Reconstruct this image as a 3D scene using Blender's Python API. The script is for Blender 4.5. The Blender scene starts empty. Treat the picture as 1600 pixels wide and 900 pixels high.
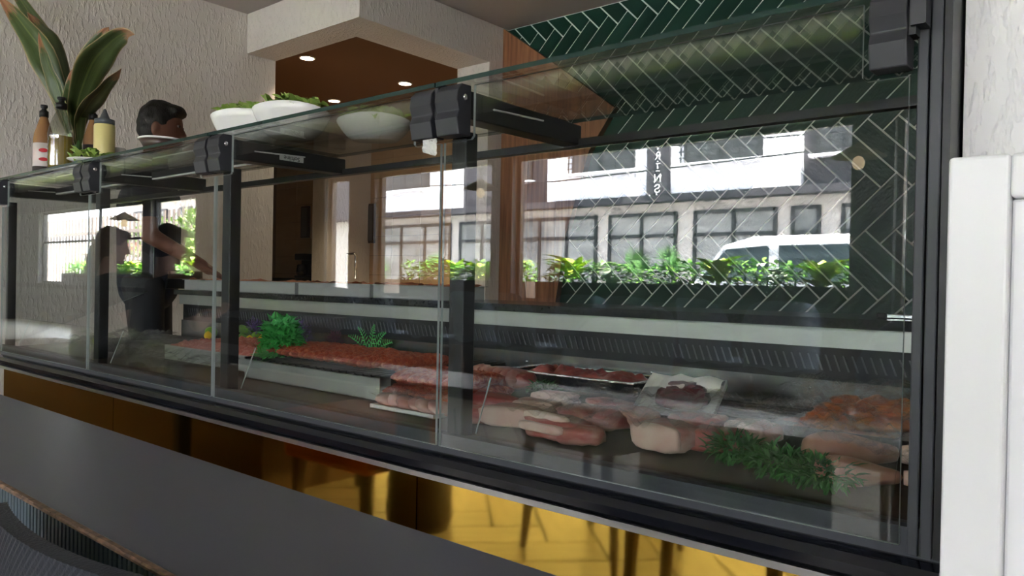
import bpy, bmesh, math, random
from mathutils import Vector, Matrix, noise
random.seed(7)
SC = bpy.context.scene
COL = SC.collection
PI = math.pi
# ------------------------------------------------------------------ camera
FPX = 1201.0
YAW, PITCH, ROLL = math.radians(40.2), math.radians(-0.435), math.radians(1.086)
CAM = Vector((0, -1.1, 1.0))
_f = Vector((-math.sin(YAW) * math.cos(PITCH), math.cos(YAW) * math.cos(PITCH), math.sin(PITCH)))
_r0 = Vector((math.cos(YAW), math.sin(YAW), 0)); _u0 = _r0.cross(_f)
CR = math.cos(ROLL) * _r0 + math.sin(ROLL) * _u0
CU = -math.sin(ROLL) * _r0 + math.cos(ROLL) * _u0
cam = bpy.data.cameras.new('camera'); camo = bpy.data.objects.new('camera', cam); COL.objects.link(camo)
camo.matrix_world = Matrix(((CR.x, CU.x, -_f.x, CAM.x), (CR.y, CU.y, -_f.y, CAM.y), (CR.z, CU.z, -_f.z, CAM.z), (0, 0, 0, 1)))
cam.sensor_fit = 'HORIZONTAL'; cam.sensor_width = 36; cam.lens = FPX / 1600 * 36; cam.clip_start = .02; cam.clip_end = 300
SC.camera = camo
# ------------------------------------------------------------------ world, sun, exposure
SC.view_settings.view_transform = 'Standard'; SC.view_settings.look = 'None'
SC.view_settings.gamma = 1; SC.view_settings.use_curve_mapping = False
SC.view_settings.exposure = 1.3
SC.cycles.use_denoising = True
SC.cycles.max_bounces = 9; SC.cycles.diffuse_bounces = 4; SC.cycles.glossy_bounces = 4
SC.cycles.transparent_max_bounces = 18; SC.cycles.transmission_bounces = 6
SC.cycles.sample_clamp_indirect = 30; SC.cycles.caustics_reflective = False; SC.cycles.caustics_refractive = False
W = bpy.data.worlds.new('sky'); SC.world = W; W.use_nodes = True
nt = W.node_tree; nt.nodes.clear()
tc = nt.nodes.new('ShaderNodeTexCoord'); sx = nt.nodes.new('ShaderNodeSeparateXYZ'); cr = nt.nodes.new('ShaderNodeValToRGB')
bg = nt.nodes.new('ShaderNodeBackground'); wo = nt.nodes.new('ShaderNodeOutputWorld')
nt.links.new(tc.outputs['Generated'], sx.inputs[0]); nt.links.new(sx.outputs['Z'], cr.inputs[0]); nt.links.new(cr.outputs[0], bg.inputs[0]); nt.links.new(bg.outputs[0], wo.inputs[0])
cr.color_ramp.elements[0].color = (.95, .97, 1, 1); cr.color_ramp.elements[1].color = (.55, .74, 1, 1)
bg.inputs[1].default_value = 9.0
sun = bpy.data.lights.new('sun', 'SUN'); sun.energy = 75; sun.angle = .009; sun.color = (1, .95, .87)
suno = bpy.data.objects.new('sun', sun); COL.objects.link(suno)
suno.rotation_euler = Vector((.50, .16, .85)).to_track_quat('Z', 'Y').to_euler()
FRONT = -4.8      # inner face of the street-side window wall
OPENINGS = [(-18.0, -13.2), (-12.9, -11.4), (-8.1, -7.62), (-7.14, -5.28), (-5.0, -1.73), (-1.46, 2.6)]
SILL, HEAD = .80, 2.265
for a, b in OPENINGS:
    l = bpy.data.lights.new('window_daylight_portal', 'AREA'); l.shape = 'RECTANGLE'; l.size = b - a; l.size_y = HEAD - SILL; l.cycles.is_portal = True
    o = bpy.data.objects.new('window_daylight_portal', l); COL.objects.link(o); o.location = ((a + b) / 2, FRONT - .06, (SILL + HEAD) / 2); o.rotation_euler = (PI / 2, 0, 0)

def ray(x, y):
    return CR * (x - 800) + CU * (450 - y) + _f * FPX
def at(x, y, Y):
    d = ray(x, y); return CAM + d * ((Y - CAM.y) / d.y)
def atz(x, y, Z):
    d = ray(x, y); return CAM + d * ((Z - CAM.z) / d.z)
# ------------------------------------------------------------------ materials
MATS = {}
def nodes(name):
    m = bpy.data.materials.new(name); m.use_nodes = True; t = m.node_tree; t.nodes.clear(); MATS[name] = m
    return m, t, t.nodes.new('ShaderNodeOutputMaterial')
def tex(t, kind, scale, stretch=(1, 1, 1), detail=4, uv=False, rot=(0, 0, 0)):
    c = t.nodes.new('ShaderNodeTexCoord'); mp = t.nodes.new('ShaderNodeMapping'); mp.inputs['Scale'].default_value = stretch; mp.inputs['Rotation'].default_value = rot
    t.links.new(c.outputs['UV' if uv else 'Object'], mp.inputs[0])
    n = t.nodes.new({'noise': 'ShaderNodeTexNoise', 'voronoi': 'ShaderNodeTexVoronoi', 'wave': 'ShaderNodeTexWave'}[kind])
    n.inputs['Scale'].default_value = scale
    if kind == 'noise': n.inputs['Detail'].default_value = detail
    t.links.new(mp.outputs[0], n.inputs['Vector'])
    return n
def mat(name, col, rough=.5, metal=0, var=None, bump=None, spec=.5, coat=0, trans=0, rnd=0, emit=None, sheen=0, ior=1.45, alpha=1):
    m, t, out = nodes(name); b = t.nodes.new('ShaderNodeBsdfPrincipled'); t.links.new(b.outputs[0], out.inputs[0])
    b.inputs['Base Color'].default_value = (*col, 1); b.inputs['Roughness'].default_value = rough; b.inputs['Metallic'].default_value = metal
    b.inputs['Specular IOR Level'].default_value = spec; b.inputs['Coat Weight'].default_value = coat; b.inputs['Coat Roughness'].default_value = .08
    b.inputs['Transmission Weight'].default_value = trans; b.inputs['IOR'].default_value = ior; b.inputs['Alpha'].default_value = alpha
    if sheen: b.inputs['Sheen Weight'].default_value = sheen
    if emit: b.inputs['Emission Color'].default_value = (*emit[:3], 1); b.inputs['Emission Strength'].default_value = emit[3]
    src = None
    if var:      # (colour2, scale, stretch, lo, hi)
        n = tex(t, 'noise', var[1], var[2] if len(var) > 2 else (1, 1, 1))
        r = t.nodes.new('ShaderNodeValToRGB'); r.color_ramp.elements[0].position = var[3] if len(var) > 3 else .35; r.color_ramp.elements[1].position = var[4] if len(var) > 4 else .65
        r.color_ramp.elements[0].color = (*col, 1); r.color_ramp.elements[1].color = (*var[0], 1)
        t.links.new(n.outputs['Fac'], r.inputs[0]); src = r.outputs[0]; t.links.new(src, b.inputs['Base Color'])
    if rnd:
        oi = t.nodes.new('ShaderNodeObjectInfo'); h = t.nodes.new('ShaderNodeHueSaturation'); mr = t.nodes.new('ShaderNodeMapRange')
        mr.inputs['To Min'].default_value = 1 - rnd; mr.inputs['To Max'].default_value = 1 + rnd
        t.links.new(oi.outputs['Random'], mr.inputs[0]); t.links.new(mr.outputs[0], h.inputs['Value'])
        if src: t.links.new(src, h.inputs['Color'])
        else: h.inputs['Color'].default_value = (*col, 1)
        t.links.new(h.outputs[0], b.inputs['Base Color'])
    if bump:     # (scale, strength, distance, stretch, kind)
        n = tex(t, bump[4] if len(bump) > 4 else 'noise', bump[0], bump[3] if len(bump) > 3 else (1, 1, 1))
        bp = t.nodes.new('ShaderNodeBump'); bp.inputs['Strength'].default_value = bump[1]; bp.inputs['Distance'].default_value = bump[2]
        t.links.new(n.outputs['Fac' if 'Fac' in n.outputs else 0], bp.inputs['Height']); t.links.new(bp.outputs[0], b.inputs['Normal'])
    return m
def glassy(name, f0, tint, rough=0.0, extra=0.0, bump=None, edge=1.0):
    """thin clear sheet: each face reflects by Schlick and lets the rest through"""
    m, t, out = nodes(name)
    g = t.nodes.new('ShaderNodeNewGeometry'); d = t.nodes.new('ShaderNodeVectorMath'); d.operation = 'DOT_PRODUCT'
    t.links.new(g.outputs['Incoming'], d.inputs[0]); t.links.new(g.outputs['Normal'], d.inputs[1])
    def m_(op, a, b):
        n = t.nodes.new('ShaderNodeMath'); n.operation = op; n.use_clamp = op != 'ABSOLUTE'
        for i, v in ((0, a), (1, b)):
            if v is None: continue
            if isinstance(v, (int, float)): n.inputs[i].default_value = v
            else: t.links.new(v, n.inputs[i])
        return n.outputs[0]
    c = m_('ABSOLUTE', d.outputs['Value'], None); p = m_('POWER', m_('SUBTRACT', 1.0, c), 5.0)
    f = m_('ADD', m_('MULTIPLY', p, (1 - f0) * edge), f0 + extra)
    tr = t.nodes.new('ShaderNodeBsdfTransparent'); tr.inputs[0].default_value = (*tint, 1)
    gl = t.nodes.new('ShaderNodeBsdfGlossy'); gl.inputs['Roughness'].default_value = rough
    if bump:
        n = tex(t, 'noise', bump[0]); bp = t.nodes.new('ShaderNodeBump'); bp.inputs['Strength'].default_value = bump[1]; bp.inputs['Distance'].default_value = bump[2]
        t.links.new(n.outputs['Fac'], bp.inputs['Height']); t.links.new(bp.outputs[0], gl.inputs['Normal'])
    mx = t.nodes.new('ShaderNodeMixShader'); t.links.new(f, mx.inputs[0]); t.links.new(tr.outputs[0], mx.inputs[1]); t.links.new(gl.outputs[0], mx.inputs[2]); t.links.new(mx.outputs[0], out.inputs[0])
    return m
def plaster(name, col):
    m, t, out = nodes(name); b = t.nodes.new('ShaderNodeBsdfPrincipled'); t.links.new(b.outputs[0], out.inputs[0])
    b.inputs['Base Color'].default_value = (*col, 1); b.inputs['Roughness'].default_value = .75
    n1 = tex(t, 'noise', 56, (1, 1, .36), 3); n2 = tex(t, 'noise', 170, (1, 1, .6), 2)
    r = t.nodes.new('ShaderNodeValToRGB'); r.color_ramp.elements[0].position = .50; r.color_ramp.elements[1].position = .64; t.links.new(n1.outputs['Fac'], r.inputs[0])
    ad = t.nodes.new('ShaderNodeMath'); ad.operation = 'MULTIPLY_ADD'; ad.inputs[1].default_value = .22; t.links.new(n2.outputs['Fac'], ad.inputs[0]); t.links.new(r.outputs[0], ad.inputs[2])
    bp = t.nodes.new('ShaderNodeBump'); bp.inputs['Strength'].default_value = .6; bp.inputs['Distance'].default_value = .005
    t.links.new(ad.outputs[0], bp.inputs['Height']); t.links.new(bp.outputs[0], b.inputs['Normal'])
    return m
def leafmat(name, base, edge, tip):
    """leaf colours along the blade (UV v) and across it (UV u)"""
    m, t, out = nodes(name); b = t.nodes.new('ShaderNodeBsdfPrincipled'); t.links.new(b.outputs[0], out.inputs[0]); b.inputs['Roughness'].default_value = .38
    c = t.nodes.new('ShaderNodeTexCoord'); s = t.nodes.new('ShaderNodeSeparateXYZ'); t.links.new(c.outputs['UV'], s.inputs[0])
    w = tex(t, 'noise', 6, (26, .6, 1), 2, uv=True)
    r1 = t.nodes.new('ShaderNodeValToRGB'); r1.color_ramp.elements[0].position = .42; r1.color_ramp.elements[1].position = .72
    r1.color_ramp.elements[0].color = (*base, 1); r1.color_ramp.elements[1].color = (*edge, 1); t.links.new(w.outputs['Fac'], r1.inputs[0])
    nz = tex(t, 'noise', 5, (3, 3, 1), 3, uv=True)
    ad = t.nodes.new('ShaderNodeMath'); ad.operation = 'MULTIPLY_ADD'; ad.inputs[1].default_value = .35; t.links.new(nz.outputs['Fac'], ad.inputs[0]); t.links.new(s.outputs['Y'], ad.inputs[2])
    r2 = t.nodes.new('ShaderNodeValToRGB'); r2.color_ramp.elements[0].position = .93; r2.color_ramp.elements[1].position = 1.06 if False else 1.0
    t.links.new(ad.outputs[0], r2.inputs[0])
    mx = t.nodes.new('ShaderNodeMix'); mx.data_type = 'RGBA'; t.links.new(r2.outputs[0], mx.inputs[0]); t.links.new(r1.outputs[0], mx.inputs[6]); mx.inputs[7].default_value = (*tip, 1)
    ed = t.nodes.new('ShaderNodeMath'); ed.operation = 'SUBTRACT'; ed.inputs[1].default_value = .5; t.links.new(s.outputs['X'], ed.inputs[0])
    ab = t.nodes.new('ShaderNodeMath'); ab.operation = 'ABSOLUTE'; t.links.new(ed.outputs[0], ab.inputs[0])
    r3 = t.nodes.new('ShaderNodeValToRGB'); r3.color_ramp.elements[0].position = .44; r3.color_ramp.elements[1].position = .49; t.links.new(ab.outputs[0], r3.inputs[0])
    r4 = t.nodes.new('ShaderNodeValToRGB'); r4.color_ramp.elements[0].position = .015; r4.color_ramp.elements[1].position = .05; r4.color_ramp.elements[0].color = (.5, .5, .5, 1); r4.color_ramp.elements[1].color = (0, 0, 0, 1); t.links.new(ab.outputs[0], r4.inputs[0])
    m3 = t.nodes.new('ShaderNodeMix'); m3.data_type = 'RGBA'; t.links.new(r3.outputs[0], m3.inputs[0]); t.links.new(mx.outputs[2], m3.inputs[6]); m3.inputs[7].default_value = (.34, .26, .13, 1)
    m4 = t.nodes.new('ShaderNodeMix'); m4.data_type = 'RGBA'; t.links.new(r4.outputs[0], m4.inputs[0]); t.links.new(m3.outputs[2], m4.inputs[6]); m4.inputs[7].default_value = (.22, .26, .08, 1)
    t.links.new(m4.outputs[2], b.inputs['Base Color'])
    return m

plaster('plaster_wall', (.66, .615, .575)); plaster('plaster_column', (.93, .93, .94))
mat('ceiling_paint', (.45, .415, .40), .8, bump=(60, .1, .002))
mat('brown_ceiling', (.165, .082, .038), .6)
mat('tan_tile', (.50, .33, .19), .35, var=((.42, .27, .15), 3, (1, 1, 3)))
mat('tan_joint', (.20, .13, .08), .8)
mat('green_tile', (.008, .040, .028), .28, spec=.42, bump=(26, .35, .008, (1, 1, 2)), rnd=.18)
mat('grout', (.74, .77, .71), .85)
mat('wood_panel', (.33, .145, .068), .5, var=((.17, .066, .030), 5, (9, 9, .5)), rnd=.12, bump=(30, .15, .002, (8, 8, .4)))
mat('wood_dark_edge', (.07, .038, .02), .6)
mat('black_metal', (.012, .013, .015), .38, spec=.5)
mat('black_gloss', (.008, .009, .013), .12)
mat('charcoal_metal', (.045, .05, .058), .42)
mat('bracket_plastic', (.035, .036, .042), .4)
mat('chrome', (.75, .76, .78), .16, 1)
mat('screw_steel', (.85, .85, .85), .2, 1)
mat('trim_steel', (.62, .62, .64), .32, 1)
mat('steel', (.32, .325, .32), .24, 1, bump=(160, .06, .001, (.03, 1, 1)))
mat('steel_light', (.43, .44, .42), .42, .9, var=((.37, .38, .36), 6, (1, 1, 1)))
mat('granite', (.012, .013, .014), .16, var=((.03, .031, .033), 120))
mat('steel_dull', (.40, .41, .40), .45, .85); mat('booth_leather', (.17, .095, .05), .5); mat('vent_black', (.010, .010, .011), .45)
mat('vent_slot', (.13, .13, .14), .3, .4)
mat('gold_mirror', (.84, .55, .10), .05, 1, bump=(3.5, .03, .01))
mat('bench_laminate', (.076, .080, .102), .36, bump=(220, .05, .001))
mat('bench_side', (.075, .105, .125), .55, var=((.055, .08, .10), 20, (1, 1, .3)))
mat('bench_worn', (.24, .14, .085), .8, var=((.10, .07, .05), 60))
mat('navy_weave', (.020, .023, .032), .6, bump=(220, .6, .003, (1, 1, 1)))
mat('navy_plastic', (.24, .285, .36), .45)
mat('chair_wood', (.17, .095, .04), .5)
mat('white_lacquer', (.86, .87, .89), .28)
mat('led_strip', (.62, .62, .60), .4)
glassy('case_glass', .060, (.955, .972, .962))
glassy('acrylic', .02, (.975, .98, .977))
glassy('plastic_film', .085, (.975, .975, .975), .15, .02, bump=(45, 1.0, .03), edge=.12)
glassy('bottle_plastic', .10, (.76, .78, .70), .08, .08)
mat('glass_edge', (.010, .034, .028), .2, spec=.4)
mat('glass_edge_lit', (.44, .50, .48), .3, spec=.8)  # pale colour carries the light caught in the pane edges
mat('porcelain', (.80, .79, .77), .18)
mat('stoneware_brown', (.06, .035, .028), .35)
mat('sauce_brown', (.30, .15, .065), .25)
mat('oil_yellow', (.62, .42, .045), .12, trans=.35)
mat('lemon_sauce', (.70, .60, .25), .35)
mat('cap_black', (.012, .011, .011), .4)
mat('cap_grey', (.10, .11, .12), .4)
mat('label_white', (.75, .60, .56), .5, var=((.75, .72, .70), 14))
mat('label_red', (.55, .02, .03), .5)
mat('label_dark', (.03, .02, .02), .5)
leafmat('dracaena_leaf', (.035, .062, .018), (.10, .13, .04), (.30, .13, .065))
leafmat('fern_leaf', (.10, .24, .05), (.13, .30, .07), (.12, .26, .06))
mat('lettuce', (.20, .36, .05), .5, var=((.40, .50, .14), 30))
mat('tomato', (.55, .05, .03), .3)
mat('parsley', (.05, .42, .075), .5, var=((.10, .55, .14), 40))
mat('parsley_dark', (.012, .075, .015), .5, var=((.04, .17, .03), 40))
mat('stem_green', (.10, .22, .06), .6)
mat('lavender', (.12, .075, .24), .7, var=((.20, .12, .34), 60))
mat('heather', (.13, .035, .075), .7, var=((.22, .07, .12), 60))
mat('lemon', (.80, .50, .015), .4, bump=(120, .2, .002))
mat('lime', (.16, .30, .03), .4)
mat('cucumber', (.05, .14, .015), .4, var=((.10, .22, .03), 25))
mat('kebab_meat', (.42, .055, .022), .42, var=((.66, .18, .09), 90, (1, 1, 1), .42, .70), bump=(170, 1.0, .010))
mat('mince', (.50, .12, .085), .45, var=((.66, .26, .20), 60, (1, 1, 1), .45, .7), bump=(120, .9, .008))
mat('raw_meat', (.34, .075, .065), .32, var=((.58, .30, .26), 18, (1, 1, 2.2), .46, .72), bump=(30, .2, .004), coat=.3)
mat('raw_meat_pale', (.48, .20, .17), .32, var=((.66, .44, .38), 16, (1, 1, 2), .42, .66), coat=.3)
mat('fat', (.66, .50, .42), .4, var=((.58, .36, .30), 16))
mat('liver', (.11, .016, .020), .25, coat=.5, bump=(25, .3, .006))
mat('chicken', (.46, .115, .035), .28, var=((.62, .27, .09), 22, (1, 1, 1), .4, .7), coat=.5, bump=(40, .3, .006))
mat('shank', (.34, .15, .10), .4, var=((.50, .30, .22), 14, (1, 1, 1), .42, .68), coat=.2)
mat('tray_white', (.62, .61, .59), .35); mat('enamel_grey', (.36, .36, .355), .3)
mat('tray_food', (.58, .10, .03), .4, var=((.72, .20, .06), 60), bump=(80, .5, .01))
mat('foil', (.78, .79, .80), .2, 1, bump=(45, .9, .01))
mat('paper_white', (.76, .75, .70), .6)
mat('deck_brown', (.020, .013, .010), .5, var=((.045, .024, .018), 25))
mat('skin', (.20, .085, .055), .5); mat('skin_light', (.55, .34, .26), .5)
mat('eye_white', (.30, .26, .24), .4); mat('hair_dark', (.012, .009, .008), .55, bump=(240, .5, .004, (1, 1, .2)))
mat('hair_light', (.12, .065, .04), .55, bump=(240, .5, .004, (1, 1, .2)))
mat('shirt_navy', (.016, .018, .034), .8); mat('shirt_black', (.012, .012, .013), .85); mat('trousers', (.03, .03, .035), .85)
mat('floor_wood', (.50, .43, .33), .42, var=((.42, .36, .27), 4, (1, 6, 1)), rnd=.08)
mat('floor_gap', (.06, .045, .03), .9)
mat('interior_dark', (.11, .10, .095), .7)
mat('frame_brown', (.16, .12, .10), .5); mat('frame_black', (.014, .014, .015), .45)
mat('asphalt', (.22, .22, .22), .9, var=((.28, .28, .275), 1.5))
mat('facade_white', (.90, .89, .93), .8); mat('facade_grey', (.065, .062, .07), .85, spec=.2); mat('facade_beige', (.66, .60, .55), .8)
mat('shop_glass', (.20, .205, .20), .55, spec=.2, var=((.42, .41, .39), .7, (1, 1, 3)))
mat('shop_frame', (.035, .037, .04), .5); mat('flat_glass', (.085, .09, .095), .5, spec=.2); mat('sign_letter', (.85, .85, .85), .5)
mat('van_white', (.82, .82, .83), .3); mat('van_glass', (.05, .07, .08), .08); mat('tyre', (.02, .02, .02), .8)
mat('slat_wood', (.13, .10, .08), .7); mat('roof_red', (.42, .12, .08), .8)
mat('plant_yellow', (.40, .56, .03), .45, var=((.55, .66, .12), 12)); mat('plant_green', (.10, .30, .02), .45, var=((.20, .42, .05), 12))
mat('plant_white', (.62, .68, .52), .5, var=((.25, .40, .16), 14)); mat('plant_palm', (.12, .28, .09), .5); mat('tree_leaf', (.14, .24, .05), .6, var=((.22, .33, .08), 5))
mat('planter_brown', (.055, .042, .035), .6)
mat('lamp_shade', (.60, .48, .30), .5); mat('bulb_glass', (.8, .7, .5), .1, emit=(1, .75, .45, 1.2))
mat('downlight_glow', (1, .9, .75), .3, emit=(1, .80, .55, 16)); mat('orange_fabric', (.60, .15, .015), .6)
mat('socket_white', (.7, .7, .7), .4)
M = MATS
# ------------------------------------------------------------------ mesh helpers
class MB:
    def __init__(s): s.v = []; s.f = []; s.m = []; s.uv = {}
    def add(s, vs, fs, mi=0):
        o = len(s.v); s.v += [Vector(p) for p in vs]
        for f in fs: s.f.append([i + o for i in f]); s.m.append(mi)
        return o
    def box(s, x0, x1, y0, y1, z0, z1, mi=0):
        s.add([(x0, y0, z0), (x1, y0, z0), (x1, y1, z0), (x0, y1, z0), (x0, y0, z1), (x1, y0, z1), (x1, y1, z1), (x0, y1, z1)],
              [(0, 3, 2, 1), (4, 5, 6, 7), (0, 1, 5, 4), (1, 2, 6, 5), (2, 3, 7, 6), (3, 0, 4, 7)], mi); return s
    def prism(s, poly, axis, a, b, mi=0, mside=None):
        """poly in the two other axes (in x,y,z order), pushed from a to b along axis"""
        def p3(p, t): return {'x': (t, p[0], p[1]), 'y': (p[0], t, p[1]), 'z': (p[0], p[1], t)}[axis]
        n = len(poly); vs = [p3(p, a) for p in poly] + [p3(p, b) for p in poly]
        s.add(vs, [tuple(range(n))[::-1], tuple(range(n, 2 * n))], mi)
        o = len(s.v) - 2 * n
        for i in range(n): j = (i + 1) % n; s.f.append([o + i, o + j, o + n + j, o + n + i]); s.m.append(mi if mside is None else mside)
        return s
    def tube(s, pts, r, n=8, mi=0, cap=True):
        pts = [Vector(p) for p in pts]; rs = r if isinstance(r, (list, tuple)) else [r] * len(pts); rings = []; up = None
        for i, p in enumerate(pts):
            d = (pts[min(i + 1, len(pts) - 1)] - pts[max(i - 1, 0)]).normalized()
            if up is None: up = Vector((0, 0, 1)) if abs(d.z) < .9 else Vector((1, 0, 0))
            a = d.cross(up)
            if a.length < 1e-6: a = d.orthogonal()
            a.normalize(); b = a.cross(d).normalized(); up = b
            rings.append([p + (a * math.cos(2 * PI * k / n) + b * math.sin(2 * PI * k / n)) * rs[i] for k in range(n)])
        o = s.add([q for R in rings for q in R], [], mi)
        for i in range(len(pts) - 1):
            for k in range(n):
                k2 = (k + 1) % n; s.f.append([o + i * n + k, o + i * n + k2, o + (i + 1) * n + k2, o + (i + 1) * n + k]); s.m.append(mi)
        if cap:
            s.f.append([o + k for k in range(n)][::-1]); s.m.append(mi); e = o + (len(pts) - 1) * n; s.f.append([e + k for k in range(n)]); s.m.append(mi)
        return s
    def lathe(s, prof, c=(0, 0, 0), n=20, mi=0, sx=1, sy=1, rot=0):
        c = Vector(c); o = len(s.v)
        for r, z in prof:
            for k in range(n):
                a = 2 * PI * k / n; x, y = r * math.cos(a) * sx, r * math.sin(a) * sy
                s.v.append(c + Vector((x * math.cos(rot) - y * math.sin(rot), x * math.sin(rot) + y * math.cos(rot), z)))
        for i in range(len(prof) - 1):
            for k in range(n):
                k2 = (k + 1) % n; s.f.append([o + i * n + k, o + i * n + k2, o + (i + 1) * n + k2, o + (i + 1) * n + k]); s.m.append(mi)
        if prof[0][0] > 1e-5: s.f.append([o + k for k in range(n)][::-1]); s.m.append(mi)
        if prof[-1][0] > 1e-5: e = o + (len(prof) - 1) * n; s.f.append([e + k for k in range(n)]); s.m.append(mi)
        return s
    def blob(s, c, r, amp=.15, fr=2.0, seed=0, n=(14, 9), rot=None, mi=0, power=1.0):
        """lumpy ellipsoid; power<1 squares it off"""
        c = Vector(c); R = rot or Matrix.Identity(3); o = len(s.v); U, V = n
        def sg(x): return math.copysign(abs(x) ** power, x)
        for j in range(V + 1):
            th = PI * j / V
            for i in range(U):
                ph = 2 * PI * i / U; d = Vector((sg(math.sin(th)) * sg(math.cos(ph)), sg(math.sin(th)) * sg(math.sin(ph)), sg(math.cos(th))))
                k = 1 + amp * noise.noise(d * fr + Vector((seed * 3.1, seed * 1.7, seed)))
                s.v.append(c + R @ Vector((d.x * r[0] * k, d.y * r[1] * k, d.z * r[2] * k)))
        for j in range(V):
            for i in range(U):
                i2 = (i + 1) % U; s.f.append([o + j * U + i, o + (j + 1) * U + i, o + (j + 1) * U + i2, o + j * U + i2]); s.m.append(mi)
        return s
    def leaf(s, p, d, up, L, w, bend=.3, fold=.15, n=4, mi=0, prof=None):
        """one blade from p along d, drooping, with a mid-rib fold and UVs"""
        p = Vector(p); d = Vector(d).normalized(); up = Vector(up); sd = d.cross(up)
        if sd.length < 1e-4: sd = d.orthogonal()
        sd.normalize(); up = sd.cross(d).normalized(); o = len(s.v)
        for i in range(n + 1):
            t = i / n; wd = w * (math.sin(PI * (t ** .75) * .97 + .03) if prof is None else prof(t)); c = p + d * (L * t) - up * (bend * L * t * t)
            for q, uu in ((-1, 0), (0, .5), (1, 1)):
                s.uv[len(s.v)] = (uu, t); s.v.append(c + sd * (q * wd / 2) + up * (fold * wd * abs(q)))
        for i in range(n):
            for q in (0, 1):
                a = o + i * 3 + q; s.f.append([a, a + 1, a + 4, a + 3]); s.m.append(mi)
        return s
    def build(s, name, mats, parent=None, loc=None, smooth=False, bevel=0, subsurf=0, seg=2, solid=0):
        off = Vector((0, 0, 0))
        if parent is not None:
            q = parent
            while q: off += q.location; q = q.parent
        elif loc is not None: off = Vector(loc)
        me = bpy.data.meshes.new(name); me.from_pydata([tuple(v - off) for v in s.v], [], s.f)
        for m in (mats if isinstance(mats, (list, tuple)) else [mats]): me.materials.append(M[m])
        me.polygons.foreach_set('material_index', s.m)
        if smooth: me.polygons.foreach_set('use_smooth', [True] * len(me.polygons))
        if s.uv:
            ul = me.uv_layers.new(name='UVMap')
            for l in me.loops: ul.data[l.index].uv = s.uv.get(l.vertex_index, (.5, .5))
        me.validate(); me.update()
        o = bpy.data.objects.new(name, me); COL.objects.link(o)
        if parent is not None: o.parent = parent
        elif loc is not None: o.location = loc
        if bevel: b = o.modifiers.new('bevel', 'BEVEL'); b.width = bevel; b.segments = seg; b.limit_method = 'ANGLE'; b.angle_limit = .6
        if solid: b = o.modifiers.new('solid', 'SOLIDIFY'); b.thickness = solid
        if subsurf: b = o.modifiers.new('sub', 'SUBSURF'); b.levels = subsurf; b.render_levels = subsurf
        return o
def box(name, m, x0, x1, y0, y1, z0, z1, parent=None, bevel=0, loc=None):
    return MB().box(x0, x1, y0, y1, z0, z1).build(name, m, parent, loc=loc or (None if parent else ((x0 + x1) / 2, (y0 + y1) / 2, z0)), bevel=bevel)
def tag(o, label, cat, group=None, kind=None):
    o['label'] = label; o['category'] = cat
    if group: o['group'] = group
    if kind: o['kind'] = kind
    return o
def struct(o, label=None):
    o['kind'] = 'structure'
    if label: o['label'] = label
    return o
def thing(name, label, cat, loc=(0, 0, 0), group=None):
    o = bpy.data.objects.new(name, None); COL.objects.link(o); o.location = loc; o.empty_display_size = .05
    return tag(o, label, cat, group)
def dup(root, loc, rz=0, label=None, group=None):
    def cp(o, par):
        c = o.copy(); COL.objects.link(c); c.parent = par
        for ch in o.children: cp(ch, c)
        return c
    r = cp(root, None); r.location = loc; r.rotation_euler = (0, 0, rz)
    if label: r['label'] = label
    if group: r['group'] = group
    return r
def clip_poly(poly, inside, cut):
    out = []
    for i, p in enumerate(poly):
        q = poly[(i + 1) % len(poly)]
        if inside(p): out.append(p)
        if inside(p) != inside(q): out.append(cut(p, q))
    return out
def herringbone(L, Wd, x0, z0, xmin, xmax, zmin, zmax):
    """centres and directions of a 45 degree herringbone; rows run level"""
    r2 = math.sqrt(.5); res = []
    per = L / r2; nrow = int((zmax - zmin) / per) + 3; j0 = int((zmin - z0) / per) - 2; k0 = int((xmin - x0) / (Wd / r2)) - 8; k1 = int((xmax - x0) / (Wd / r2)) + 8
    for j in range(j0, j0 + nrow + 2):
        for k in range(k0, k1):
            for kind in (0, 1):
                u, v = (k * Wd + L / 2, k * Wd + Wd / 2) if kind == 0 else (k * Wd + Wd / 2, (k + 1) * Wd + L / 2)
                x = x0 + (u + v) * r2; z = z0 + (v - u) * r2 + j * per; e = (L + Wd) * r2 / 2
                if x + e > xmin and x - e < xmax and z + e > zmin and z - e < zmax: res.append((x, z, kind))
    return res
ORD = ['first', 'second', 'third', 'fourth', 'fifth', 'sixth', 'seventh', 'eighth', 'ninth', 'tenth', 'eleventh', 'twelfth', 'thirteenth', 'fourteenth', 'fifteenth', 'sixteenth', 'seventeenth', 'eighteenth', 'nineteenth', 'twentieth']
# ================================================================== THE SETTING
CEIL = 2.75; WL = -4.68; WB = 2.956
struct(box('floor', 'floor_gap', -19.2, 3.2, -4.95, 4.3, -.08, -.012))
FL = bpy.data.objects['floor']
def plank_mesh(L, w, h, gap, axis='z', bev=.004):
    bm = bmesh.new(); bmesh.ops.create_cube(bm, size=1)
    sz = (L - gap, w - gap, h) if axis == 'z' else (L - gap, h, w - gap)
    for v in bm.verts: v.co = Vector((v.co.x * sz[0], v.co.y * sz[1], v.co.z * sz[2]))
    me = bpy.data.meshes.new('piece'); bm.to_mesh(me); bm.free(); return me
fm = plank_mesh(.9, .2, .012, .011); fm.materials.append(M['floor_wood'])
for x, y, k in herringbone(.9, .2, -2, -2, -5.2, .8, -4.3, -.35):
    o = bpy.data.objects.new('floor_plank', fm); COL.objects.link(o); o.parent = FL
    o.location = Vector((x, y, -.006)) - FL.location; o.rotation_euler = (0, 0, -PI / 4 if k == 0 else PI / 4)
struct(box('floor_rear', 'floor_wood', -19.1, 3.1, .1, 4.2, -.012, 0))
struct(MB().box(-19.1, -5.9, -4.85, 0, -.012, 0).build('floor_side', 'floor_wood', loc=(-12, -2, -.012)))
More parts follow.
